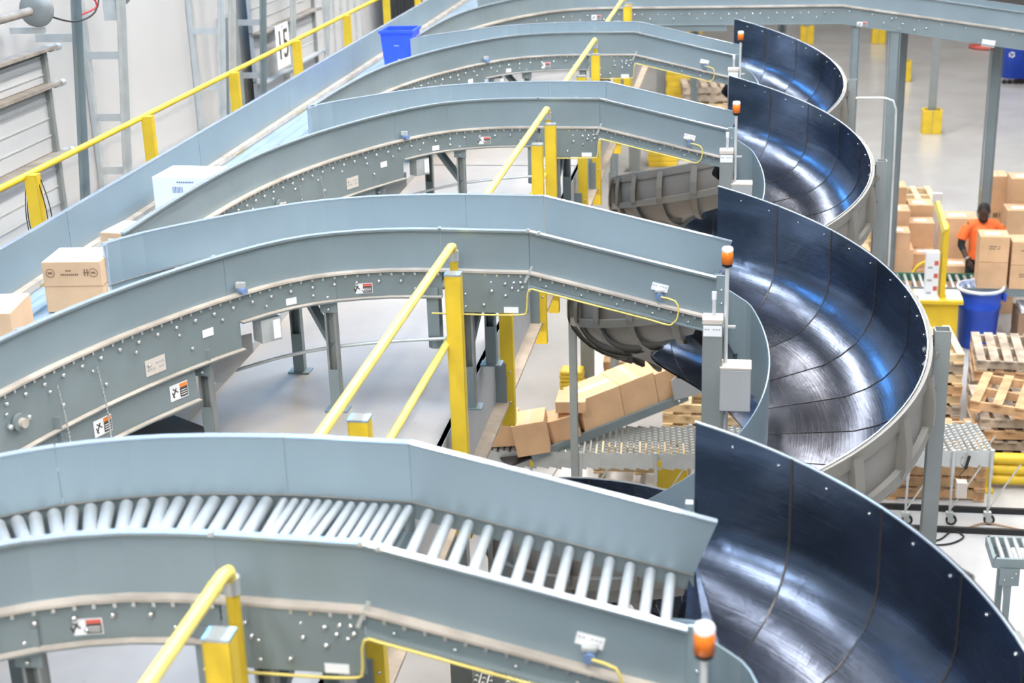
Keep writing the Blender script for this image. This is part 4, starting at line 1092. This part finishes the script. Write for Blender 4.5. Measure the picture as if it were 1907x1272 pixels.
# ------------------------------------------------------------------ building columns, guards
def column(x, y, wd, h, label, foot=None, mat=POST):
    root = thing('building_column', label, 'column', (x, y, 0))
    MB().box((0, 0, h / 2), (wd, wd * 0.7, h)).build('shaft', mat, root, bevel=0.004)
    MB().box((0, 0, 0.01), (wd * 1.8, wd * 1.5, 0.02)).build('base_plate', mat, root)
    if foot:
        m = MB()
        for (dx, dy, sx, sy) in ((0, -0.17, 0.40, 0.05), (-0.18, 0.0, 0.05, 0.36), (0.18, 0.0, 0.05, 0.36), (0, 0.17, 0.40, 0.05)): m.box((dx, dy, foot / 2), (sx, sy, foot))
        m.build('foot_guard', YEL, root, bevel=0.01)
        MB().box((0, -0.197, foot / 2), (0.012, 0.004, foot)).build('guard_seam', DUSTY, root)
    return root
p = at(1095, 718, z=0.0); column(p.x, p.y, 0.165, 3.3, 'thick grey column behind the thin post by the cartons')
p = at(862, 1250, Y=9.6); column(p.x, p.y, 0.17, 3.3, 'thick grey column below the nearest spur conveyor at the bottom edge')
p = at(946, 1260, Y=9.9); column(p.x, p.y, 0.09, 2.2, 'thin grey column right of the thick one at the bottom edge')
p = at(1147, 690, z=0); column(p.x, p.y, 0.08, 1.3, 'short grey post beside the low pallet under the curved trough')
for (px_, py_, lb, wd) in [(1733, 247, 'grey column with yellow foot guard standing alone on the open floor', 0.22), (1680, 150, 'grey column with yellow foot guard seen right beside the overhead conveyor column', 0.22),
                           (1635, 80, 'far grey column with yellow foot guard under the overhead conveyor, second smallest', 0.22), (1502, 80, 'far grey column with yellow foot guard just above the smallest chute', 0.22)]:
    p = at(px_, py_, z=0); column(p.x, p.y, 0.16, 11.5 if False else 4.2 + (p.y - 20) * -0.05, lb, foot=0.52)
for (px_, py_, lb) in [(1234, 182, 'slim grey column left of the ribbed yellow barrel guard'), (1182, 318, 'grey column left of the yellow guard under the third spur conveyor'), (1181, 100, 'farthest slim grey column above the fourth spur conveyor')]:
    p = at(px_, py_, z=0); column(p.x, p.y, 0.30 if py_ < 200 else 0.22, 2.9, lb)
def guardbarrel(px_, py_, w_, h, lb):
    p = at(px_, py_, z=0); root = thing('column_guard', lb, 'guard', p)
    for k in range(7): MB().box((0, 0, h * (k + 0.5) / 7), (w_ * (1.0 if k % 2 else 0.94), w_ * 0.8, h / 7)).build('guard_ring', YEL, root, bevel=0.02)
guardbarrel(1263, 184, 0.60, 1.10, 'ribbed yellow column guard beside the weathered planks')
guardbarrel(1235, 306, 0.62, 0.75, 'yellow column guard showing just above the third curved trough')
guardbarrel(1292, 60, 0.60, 1.0, 'yellow column guard under the gearbox of the overhead conveyor')
guardbarrel(1066, 735, 0.30, 0.35, 'pale yellow low guard behind the thin post and the cartons')
guardbarrel(1192, 60, 0.7, 1.2, 'yellow guard left of the overhead gearbox')

# ------------------------------------------------------------------ pallets
def pallet_proto(mat, name='wooden_pallet', gaps=7, bw=0.10, tilt=None):
    root = thing(name, 'pallet', 'pallet', (0, 0, 0))
    W_, D_ = 1.0, 1.0
    for k in range(3): MB().box((0, -D_ / 2 + 0.05 + k * (D_ - 0.1) / 2, 0.065), (W_, 0.04, 0.09)).build('stringer', mat, root)
    for k in range(gaps):
        MB().box((-W_ / 2 + bw / 2 + k * (W_ - bw) / (gaps - 1), 0, 0.119), (bw, D_, 0.018)).build('deck_board', mat, root)
    for k in range(3): MB().box((-W_ / 2 + 0.06 + k * (W_ - 0.12) / 2, 0, 0.011), (0.11, D_, 0.018)).build('bottom_board', mat, root)
    return root
PP = {'old': pallet_proto(OLDW, gaps=7, bw=0.10), 'new': pallet_proto(PINE, gaps=5, bw=0.085), 'red': pallet_proto(ORW, gaps=5, bw=0.10)}
used = set()
def pallet(kind, loc, rz, label, rx=0, ry=0, group=None, sc=None):
    if kind not in used: used.add(kind); r = PP[kind]
    else: r = dup(PP[kind])
    r.location = loc; r.rotation_euler = (rx, ry, rz); r['label'] = label
    if group: r['group'] = group
    elif 'group' in r: del r['group']
    if sc: r.scale = sc
    return r
# grey stack beside the blue bucket
sx, sy = 3.18, 16.85
for k in range(6): pallet(['red', 'old', 'red', 'old', 'red', 'old'][k], (sx + 0.01 * (k % 3), sy + 0.012 * (k % 2), 0.13 * k), -0.10 + 0.02 * (k % 3), 'weathered pallet within the grey stack right below the blue bucket' if k < 5 else 'weathered grey pallet topping the stack right below the blue bucket', group='pallets inside the grey stack' if k < 5 else None)
# pine stack between chute post and the grey stack
for k in range(7): pallet(['red', 'old', 'new', 'red', 'new', 'old', 'new'][k], (1.98 + 0.015 * (k % 2), 16.7 + 0.02 * (k % 3), 0.13 * k), 0.05 - 0.02 * (k % 2), 'pallet inside the pine stack right of the square chute post' if k < 6 else 'pale new pine pallet topping the stack right of the square chute post', group='pallets inside the pine stack' if k < 6 else None)
# red stack with a slanting top
for k in range(5): pallet(['old', 'red', 'old', 'red', 'old'][k], (3.02 + 0.02 * (k % 2), 15.45, 0.13 * k), 0.04 * (k % 2), 'pallet inside the lower right stack of worn pallets', group='pallets inside the lower right stack')
pallet('red', (3.02, 15.35, 0.67), -0.28, 'reddish pallet with pale boards lying askew on the lower right stack', rx=-0.03, ry=0.04)
# low stack behind the caster legs
for k in range(4): pallet('red', (2.0, 14.75, 0.13 * k), 0.02, 'reddish pallet in the low stack behind the caster legs', group='low pallet stack behind the caster legs')
# left side small ones
pallet('red', (at(1200, 655, z=0.1).x, at(1200, 655, z=0.1).y, 0.0), 0.0, 'single low pallet under the curved trough behind the cartons')
for k in range(5): pallet('new', (-0.35, 15.6, 0.13 * k), 0.0, 'new pine pallet in the stack behind the skate wheels, left of the square column', group='pine pallets behind the skate wheels')
pallet('new', (-1.05, 14.85, 0.12), 0.0, 'new pine pallet lying below the roller incline')
pw = at(1325, 206, z=0)
for k in range(3): pallet('old' if k else 'new', (pw.x, pw.y + 0.6, 0.2 * k), 0.05 * k, 'weathered plank pallet behind the third spur conveyor by the ribbed yellow guard', group='plank pallets by the ribbed guard', sc=(1.5, 1.3, 1.4))
pw = at(1678, 395, z=0.0)
for k in range(8): pallet('new', (2.42, 23.2, 0.13 * k + 0.0), 0.02 * (k % 2), 'pale pallet in the tall stack beyond the cartons by the punched column', group='tall pale pallet stack')

# ------------------------------------------------------------------ packing area at the right
rt = thing('roller_table', 'roller table crossing behind the yellow desk, cartons standing on it', 'conveyor', (3.2, 19.45, 0.75))
for sd in (-1, 1): MB().box((0, sd * 0.32, -0.02), (3.4, 0.03, 0.11)).build('side_frame', FRAME if sd < 0 else GREEN, rt)
mr2 = roller_mesh('table_roller', 0.60, 0.022)
for k in range(34):
    o = bpy.data.objects.new('roller', mr2); COL.objects.link(o); o.parent = rt; o.location = (-1.62 + k * 0.098, 0, 0.01); o.rotation_euler = (PI / 2, 0, 0)
for x in (-1.5, 0.0, 1.5):
    for sd in (-1, 1): MB().box((x, sd * 0.30, -0.40), (0.05, 0.04, 0.70)).build('leg', FRAME, rt)
st = thing('roller_stand', 'short roller conveyor end on punched legs at the right edge', 'conveyor', (2.56, 11.78, 0))
for sd in (-1, 1): MB().box((0, sd * 0.20, 0.72), (0.80, 0.03, 0.09)).build('side_frame', FRAME, st)
MB().box((-0.40, 0, 0.72), (0.03, 0.42, 0.09)).build('end_frame', FRAME, st)
mr3 = roller_mesh('stand_roller', 0.38, 0.020)
for k in range(10):
    o = bpy.data.objects.new('roller', mr3); COL.objects.link(o); o.parent = st; o.location = (-0.33 + k * 0.075, 0, 0.755); o.rotation_euler = (PI / 2, 0, 0)
for sd in (-1, 1):
    l_ = MB().box((-0.27, sd * 0.19, 0.34), (0.05, 0.05, 0.68)).build('leg', FRAME, st)
    MB().box((-0.27, sd * 0.225, 0.60), (0.16, 0.01, 0.16)).build('bracket', FRAME, l_)
    bolts(l_, [(-0.31, sd * 0.225 - 0.006, 0.58), (-0.25, sd * 0.225 - 0.006, 0.60), (-0.22, sd * 0.225 - 0.006, 0.64)], sc=0.8)
MB().bar((-0.27, -0.17, 0.35), (-0.27, 0.17, 0.55), 0.03, 0.03).build('cross_brace', FRAME, st)

kd = thing('yellow_desk', 'yellow steel desk with white papers and an upright yellow sign post', 'desk', (2.50, 18.82, 0))
MB().box((0, 0, 0.36), (0.50, 0.38, 0.72)).build('cabinet', YEL, kd, bevel=0.006)
MB().box((0, 0, 0.75), (0.60, 0.50, 0.05)).build('desk_top', YEL, kd, bevel=0.006)
MB().box((-0.14, 0.0, 0.78), (0.28, 0.45, 0.008)).build('paper_sheet', WHITEL, kd)
MB().box((0.20, 0.02, 0.78), (0.20, 0.42, 0.008)).build('paper_sheet', WHITEL, kd)
MB().box((0.05, 0.05, 1.25), (0.065, 0.30, 0.95)).build('upright_panel', YEL, kd, bevel=0.004)
MB().bar((0.03, -0.1, 1.66), (-0.06, 0.22, 1.95), 0.05, 0.10).build('slanted_top', YELP, kd)
o = MB().box((-0.14, 0.1, 0.86), (0.012, 0.30, 0.15)).build('paper_sheet', WHITEL, kd)
wbx = thing('white_carton_stack_display', 'tall white printed carton standing on the yellow desk', 'box', (2.40, 18.76, 0.786))
MB().box((0, 0, 0.30), (0.16, 0.14, 0.60)).build('body', WHITEBOX, wbx, bevel=0.004)
for k in range(3):
    MB().box((0.045, -0.072, 0.12 + 0.17 * k), (0.05, 0.002, 0.06)).build('red_print', REDL, wbx)
    MB().box((-0.03, -0.072, 0.06 + 0.17 * k), (0.06, 0.002, 0.03)).build('dark_print', GREYBOX, wbx)

bk = thing('waste_bucket', 'big round blue waste bucket with clear liner and white rim', 'bin', (3.10, 18.55, 0))
bk.location = (at(1825, 533, z=0.80).x, at(1825, 533, z=0.80).y - 0.05, 0)
MB().lathe([(0.0, 0), (0.225, 0.0), (0.235, 0.02), (0.262, 0.52), (0.275, 0.54), (0.278, 0.58), (0.265, 0.60), (0.285, 0.78), (0.30, 0.79), (0.30, 0.81), (0.275, 0.81), (0.23, 0.04), (0.0, 0.04)], n=36).build('bucket_body', BLUEP, bk)
MB().lathe([(0.302, 0.78), (0.308, 0.80), (0.302, 0.82), (0.272, 0.82), (0.262, 0.70), (0.24, 0.45), (0.0, 0.42)], n=36).build('liner', LINER, bk)
MB().lathe([(0.303, 0.788), (0.309, 0.80), (0.303, 0.824), (0.28, 0.824)], n=36).build('liner_rim', WHITEBOX, bk)
for sd in (-1, 1): MB().box((sd * 0.305, 0, 0.68), (0.05, 0.14, 0.10)).build('handle', BLUEP, bk, bevel=0.01)
MB().box((0.02, -0.05, 0.60), (0.16, 0.05, 0.02), M=rot(0.5, 0.3)).build('paper_scrap', WHITEL, bk)

# cartons on the roller table
TZ = 0.785
carton('tall brown carton upper of two stacked beside the worker', (3.22, 19.28, TZ + 0.36), (0.37, 0.36, 0.345), rz=-0.03, lab=True, ink=2)
carton('lower brown carton of the pair stacked beside the worker', (3.22, 19.28, TZ), (0.37, 0.36, 0.355), rz=-0.03, tape=False)
carton('brown carton at the right edge upper of its pair on the roller table', (3.62, 19.28, TZ + 0.33), (0.36, 0.36, 0.31), rz=-0.02, ink=1)
carton('brown carton at the right edge lower of its pair on the roller table', (3.62, 19.28, TZ), (0.36, 0.36, 0.325), rz=-0.02, tape=False, ink=2)
# stacks on the floor
def stack(items, grp=None):
    for (x, y, z, w_, d_, h, lb, kw) in items: carton(lb, (x, y, z), (w_, d_, h), **kw)
A = dict(lab=True); 
stack([(2.22, 21.2, 0.0, 0.40, 0.40, 0.75, 'large brown carton at the base of the stack behind the roller table', dict(tape=False)),
       (2.21, 21.2, 0.752, 0.30, 0.36, 0.25, 'small yellowish carton on the large base carton behind the roller table', A),
       (2.18, 21.7, 0.0, 0.42, 0.40, 1.20, 'tall carton directly behind the small yellowish carton', A),
       (2.20, 22.25, 0.0, 0.36, 0.40, 1.42, 'brown carton topping the rear of the stack below the pale pallets', A),
       (2.62, 21.3, 0.0, 0.34, 0.40, 0.42, 'lower carton right of the large base carton', A),
       (2.60, 21.4, 0.43, 0.32, 0.38, 0.20, 'middle flat carton right of the large base carton', A),
       (2.58, 21.75, 0.0, 0.36, 0.36, 1.00, 'tall carton right of the small yellowish carton', A),
       (2.60, 22.2, 0.0, 0.36, 0.40, 1.16, 'rear carton beside the white panel of the packing area', A),
       (1.58, 20.4, 0.0, 0.32, 0.40, 0.95, 'carton seen between the chute rim and the punched column', A),
       (1.62, 21.9, 0.0, 0.30, 0.40, 1.10, 'carton just left of the punched column behind the chute', dict(tape=False)),
       (3.00, 21.0, 0.0, 0.50, 0.40, 1.28, 'big carton left of the worker in the orange shirt', A),
       (2.95, 20.45, 0.0, 0.40, 0.36, 0.74, 'carton by the worker\'s right hand', A),
       (2.98, 20.2, 0.0, 0.28, 0.16, 0.58, 'smallest carton in front of the worker\'s right hand', A),
       (3.95, 21.5, 0.0, 0.40, 0.40, 0.85, 'lower carton of the right edge stack behind the worker', dict(tape=False)),
       (3.93, 21.5, 0.852, 0.42, 0.40, 0.42, 'upper carton of the right edge stack behind the worker', A),
       (4.05, 22.0, 0.0, 0.44, 0.40, 1.62, 'tallest carton at the right edge behind the worker', A),
       (3.72, 22.4, 0.0, 0.26, 0.40, 1.56, 'slim tall carton left of the right edge stack', dict(ink=1)),
       (3.55, 20.6, 0.0, 0.40, 0.34, 1.0, 'carton hidden partly behind the pair of cartons on the roller table', A)])
o = MB().box((2.86, 22.3, 0.65), (0.14, 0.05, 1.25)).build('packing_screen', WHITEBOX); tag(o, 'white upright panel between the carton stack and the yellow post', 'panel')
o = MB().lathe([(0.0, 0)], n=3) if False else None
hoop = thing('yellow_hoop', 'curved yellow tube behind the white printed carton', 'tube', (2.55, 20.2, 0.6))
MB().tube([Vector((0.22 * math.cos(a), 0, 0.22 * math.sin(a))) for a in [PI * k / 14 for k in range(15)]], 0.022, 8).build('bent_tube', YEL, hoop)
cb = carton('dark brown carton on the floor under the roller table at the right edge', (3.86, 19.3, 0.0), (0.55, 0.5, 0.45), mat=CARDD, tape=False)
o = MB().box((3.86, 19.25, 0.50), (0.5, 0.4, 0.06)).build('paper_stack', WHITEBOX); tag(o, 'white paper stack on the dark brown carton under the roller table', 'paper')
yp = thing('yellow_post_guard', 'small yellow upright just right of the worker\'s head', 'guard', (3.62, 22.8, 0))
MB().box((0, 0, 0.6), (0.10, 0.08, 1.25)).build('upright', YEL, yp); MB().box((0.16, 0, 0.45), (0.3, 0.06, 0.75)).build('side_plate', YEL, yp)

# yellow barrier, floor rails, cables
yb = thing('floor_barrier', 'low yellow corrugated floor barrier at the right edge', 'barrier', (3.2, 14.65, 0))
for k in range(3): MB().cyl((-0.62, 0, 0.10 + 0.115 * k), (1.2, 0, 0.10 + 0.115 * k), 0.062, 10).build('corrugation', YEL, yb)
MB().box((-0.66, 0, 0.22), (0.10, 0.12, 0.46)).build('end_post', YEL, yb)
MB().box((-0.72, -0.05, 0.012), (0.30, 0.25, 0.024)).build('foot_plate', YEL, yb)
for (y, lb) in ((14.02, 'dark floor rail with pale edge, the farther of two behind the caster legs'), (13.55, 'dark floor rail, the nearer of two, crossing by the casters')):
    r_ = thing('floor_rail', lb, 'rail', (1.5, y, 0)); MB().box((0.6, 0, 0.03), (4.6, 0.035, 0.06)).build('rail', BLACK, r_); MB().box((0.6, 0.05, 0.012), (4.6, 0.04, 0.022)).build('pale_edge', GALV, r_)
for j, (pts, lb) in enumerate([([(2.25, 13.62, 0.02), (2.45, 13.75, 0.02), (2.65, 13.68, 0.02), (2.9, 13.6, 0.02), (3.2, 13.7, 0.02)], 'brown cable on the floor running to the right edge'),
                 ([(1.75, 13.3, 0.012), (1.95, 13.35, 0.012), (2.1, 13.55, 0.012), (2.2, 13.45, 0.012), (2.05, 13.28, 0.012), (1.8, 13.22, 0.012)], 'black cable looped on the floor between the casters')]):
    o = MB().tube(catmull(pts, 0.05), 0.009, 6).build('floor_cable', CARDD if j == 0 else BLACK); tag(o, lb, 'cable')
o = MB().box((-0.7, 14.15, 0.29), (0.34, 0.45, 0.24)).build('yellow_crate', YEL); tag(o, 'yellow slatted crate below the skate wheel conveyor', 'crate')
# far bins
for (px_, lb) in ((1889, 'blue round bin with white recycling mark at the upper right edge'),):
    p = at(px_, 150, z=0.05); r_ = thing('recycling_bin', lb, 'bin', p)
    MB().lathe([(0.0, 0.1), (0.36, 0.1), (0.42, 0.95), (0.46, 0.97), (0.46, 1.10), (0.40, 1.10), (0.33, 0.2), (0, 0.2)], n=24).build('bin_body', BLUEP, r_)
    MB().lathe([(0.462, 0.90), (0.475, 1.20), (0.40, 1.24), (0.0, 1.22)], n=24).build('liner', LINER, r_)
    for k in range(5): MB().cyl((-0.28 + 0.14 * k, -0.2, 0.0), (-0.28 + 0.14 * k, -0.16, 0.0), 0.06, 10).build('caster', BLACK, r_)
    m = MB()
    for k in range(3): a_ = k * 2 * PI / 3 + 0.5; m.bar((-0.18 + 0.07 * math.cos(a_), -0.405, 0.72 + 0.07 * math.sin(a_)), (-0.18 + 0.07 * math.cos(a_ + 1.5), -0.405, 0.72 + 0.07 * math.sin(a_ + 1.5)), 0.012, 0.035)
    m.build('recycling_mark', WHITEL, r_)
p = at(1840, 88, z=0.02); o = MB().lathe([(0, 0), (0.55, 0), (0.55, 0.05), (0, 0.08)], n=20).build('red_mat', REDL, loc=p); tag(o, 'small red round cover on the far floor', 'cover')
p = at(1903, 148, z=0.02); o = MB().box((0, 0, 0.35), (0.4, 0.4, 0.7)).build('yellow_block', YEL, loc=p); tag(o, 'yellow block right behind the far blue bin', 'block')
# white conduit bending down the punched column
o = MB().tube(catmull([(1.12, 16.2, 3.83), (1.46, 16.2, 3.83), (1.55, 16.2, 3.80), (1.585, 16.2, 3.70), (1.60, 16.2, 2.0), (1.62, 16.2, 0.0)], 0.08), 0.012, 8).build('bent_conduit', CONDUIT); tag(o, 'white conduit bending down beside the punched column of the overhead conveyor', 'conduit')

# far right equipment above the overhead conveyor
fq = thing('far_conveyor', 'grey conveyor side far behind in the upper right corner', 'conveyor', (6.2, 33, 4.3))
MB().bar((-1.8, 0, 0.35), (2.5, 0, -0.15), 0.05, 0.6).build('side_frame', FRAME, fq)
MB().box((-0.2, 0.2, -0.2), (0.5, 0.3, 0.4)).build('yellow_box', YEL, fq)

# ------------------------------------------------------------------ worker
def ell(m, c, r, n=14, M3=None):
    vs = []; fs = []; c = Vector(c)
    for i in range(n + 1):
        a = PI * i / n
        for k in range(n * 2):
            b = PI * k / n; q = Vector((r[0] * math.sin(a) * math.cos(b), r[1] * math.sin(a) * math.sin(b), r[2] * math.cos(a)))
            vs.append(c + (M3 @ q if M3 else q))
    for i in range(n):
        for k in range(n * 2): fs.append((i * n * 2 + k, i * n * 2 + (k + 1) % (n * 2), (i + 1) * n * 2 + (k + 1) % (n * 2), (i + 1) * n * 2 + k))
    m.add(vs, fs, True)
def fuse(o, vox, it=4):
    r = o.modifiers.new('fuse', 'REMESH'); r.mode = 'VOXEL'; r.voxel_size = vox; r.use_smooth_shade = True
    q = o.modifiers.new('soft', 'SMOOTH'); q.iterations = it; q.factor = 0.5
pc = at(1829, 455, Y=20.15)
wk = thing('person', 'person in an orange t-shirt and black trousers looking down behind the roller table', 'person', (pc.x, 20.15, 0), rz=0.10)
HT = Matrix.Translation((0, 0, 0))
Rh = Matrix.Rotation(-0.25, 3, 'Z') @ Matrix.Rotation(0.55, 3, 'X')      # head bowed forward
hc = Vector((-0.03, -0.07, 1.565))
hd = lambda x, y, z: hc + Rh @ Vector((x, y, z))
m = MB()
ell(m, hd(0, 0, 0.02), (0.078, 0.098, 0.115), M3=Rh); ell(m, hd(0, -0.035, -0.055), (0.058, 0.062, 0.062), M3=Rh)
ell(m, hd(0, -0.102, -0.01), (0.016, 0.022, 0.030), M3=Rh); ell(m, hd(0, -0.085, 0.030), (0.055, 0.018, 0.014), M3=Rh)
ell(m, hd(0, -0.092, -0.055), (0.028, 0.014, 0.012), M3=Rh)
for sd in (-1, 1): ell(m, hd(sd * 0.080, 0.012, 0.0), (0.012, 0.022, 0.034), M3=Rh); ell(m, hd(sd * 0.04, -0.075, -0.01), (0.022, 0.018, 0.018), M3=Rh)
m.tube([(-0.01, 0.02, 1.36), (-0.015, 0.0, 1.44), (-0.025, -0.035, 1.52)], 0.06, 14, radii=[0.075, 0.062, 0.058])
# torso, hips, legs
m.tube([(0, 0.02, 0.90), (0, 0.02, 1.02), (0, 0.02, 1.18), (0, 0.025, 1.32), (0, 0.02, 1.40)], 0.14, 20, radii=[0.150, 0.145, 0.155, 0.150, 0.09])
m.tube([(-0.20, 0.02, 1.345), (0.0, 0.02, 1.37), (0.20, 0.02, 1.345)], 0.07, 14, radii=[0.062, 0.075, 0.062])
for sd in (-1, 1): m.tube([(sd * 0.09, 0.02, 0.93), (sd * 0.105, 0.0, 0.50), (sd * 0.11, 0.03, 0.10)], 0.08, 14, radii=[0.095, 0.062, 0.045]); m.tube([(sd * 0.11, 0.05, 0.05), (sd * 0.12, -0.13, 0.035)], 0.04, 10)
# arms
m.tube([(-0.21, 0.02, 1.34), (-0.275, 0.0, 1.20), (-0.285, -0.01, 1.08)], 0.05, 12, radii=[0.060, 0.052, 0.043])
m.tube([(-0.285, -0.01, 1.09), (-0.235, -0.10, 0.955), (-0.20, -0.14, 0.90)], 0.04, 12, radii=[0.043, 0.034, 0.028])
m.tube([(0.21, 0.02, 1.34), (0.28, 0.0, 1.18), (0.29, -0.04, 1.06)], 0.05, 12, radii=[0.060, 0.052, 0.043])
m.tube([(0.29, -0.04, 1.07), (0.24, -0.20, 1.00), (0.20, -0.27, 0.99)], 0.04, 12, radii=[0.043, 0.034, 0.028])
def hand(b, d, up_, flip):
    b = Vector(b); d = Vector(d).normalized(); up_ = Vector(up_).normalized(); sdv = d.cross(up_).normalized() * flip
    ell(m, b + d * 0.045, (0.036, 0.048, 0.017), M3=Matrix((sdv, d, up_)).transposed())
    for k, L in enumerate((0.062, 0.072, 0.068, 0.052)):
        s0_ = b + d * 0.082 + sdv * (0.027 - 0.018 * k)
        m.tube([s0_, s0_ + d * L * 0.5 - up_ * 0.010, s0_ + d * L * 0.8 - up_ * 0.032], 0.009, 8, radii=[0.0095, 0.009, 0.0075])
    t0 = b + d * 0.022 + sdv * 0.028
    m.tube([t0, t0 + sdv * 0.025 + d * 0.022 - up_ * 0.008, t0 + sdv * 0.030 + d * 0.050 - up_ * 0.015], 0.010, 8, radii=[0.012, 0.011, 0.009])
hand((-0.198, -0.143, 0.893), (0.45, -0.35, -0.75), (-0.7, -0.65, -0.1), 1)
hand((0.198, -0.275, 0.988), (-0.65, -0.65, -0.15), (0.0, -0.2, 1.0), 1)
body = m.build('body', SKIN, wk); fuse(body, 0.0075, 3)
m = MB(); ell(m, hd(0, 0.010, 0.035), (0.081, 0.096, 0.108), M3=Rh)
# keep only the crown of the hair shell
hb = m
o = hb.build('hair', HAIR, wk)
bmh = bmesh.new(); bmh.from_mesh(o.data)
kill = [v_ for v_ in bmh.verts if (Rh.inverted() @ (v_.co - hc)).z < 0.045 - 0.0 * v_.co.x and (Rh.inverted() @ (v_.co - hc)).y < 0.03]
bmesh.ops.delete(bmh, geom=kill, context='VERTS'); bmh.to_mesh(o.data); bmh.free()
m = MB(); ell(m, hd(0, -0.045, -0.085), (0.060, 0.058, 0.045), M3=Rh); m.build('beard', HAIR, wk)
for sd in (-1, 1): m = MB(); ell(m, hd(sd * 0.030, -0.092, 0.010), (0.011, 0.006, 0.006), n=8, M3=Rh); m.build('eye', INK, wk)
m = MB()
m.tube([(0, 0.02, 0.90), (0, 0.02, 1.00), (0, 0.02, 1.18), (0, 0.025, 1.32), (0, 0.02, 1.395)], 0.16, 24, radii=[0.185, 0.172, 0.176, 0.170, 0.105])
m.tube([(-0.20, 0.02, 1.350), (0.0, 0.02, 1.375), (0.20, 0.02, 1.350)], 0.08, 14, radii=[0.075, 0.086, 0.075])
for sd in (-1, 1): m.tube([(sd * 0.20, 0.02, 1.345), (sd * 0.255, 0.01, 1.25), (sd * 0.285, 0.0, 1.165)], 0.07, 14, radii=[0.074, 0.076, 0.074])
o = m.build('t_shirt', SHIRT, wk); fuse(o, 0.012, 4)
m = MB()
m.tube([(0, 0.02, 0.86), (0, 0.02, 0.96)], 0.165, 20, radii=[0.172, 0.166])
for sd in (-1, 1): m.tube([(sd * 0.09, 0.02, 0.92), (sd * 0.108, 0.0, 0.50), (sd * 0.112, 0.03, 0.07)], 0.1, 16, radii=[0.118, 0.088, 0.072])
o = m.build('trousers', TROUS, wk); fuse(o, 0.012, 4)
m = MB(); m.tube([(-0.270, 0.0, 1.20), (-0.287, -0.01, 1.085), (-0.262, -0.05, 1.03)], 0.05, 12, radii=[0.055, 0.050, 0.044]); m.build('arm_sleeve', TROUS, wk)
for sd in (-1, 1): m = MB(); ell(m, (sd * 0.118, -0.04, 0.045), (0.052, 0.15, 0.05)); m.build('shoe', BLACK, wk)
m = MB(); m.tube([(-0.226, -0.112, 0.940), (-0.216, -0.122, 0.924)], 0.037, 12); m.build('wristwatch', GREYBOX, wk)

p = at(40, 822, z=3.62); o = thing('yellow_tote', 'yellow tote on the deck below the sorting conveyor at the left edge', 'tote', (p.x - 0.05, p.y + 0.1, DZ + 0.06))
tub(None, 0.02, 0.03, 'tub', YEL, o, 0.16, 0.50, 0.40, 0.55, 0.45)
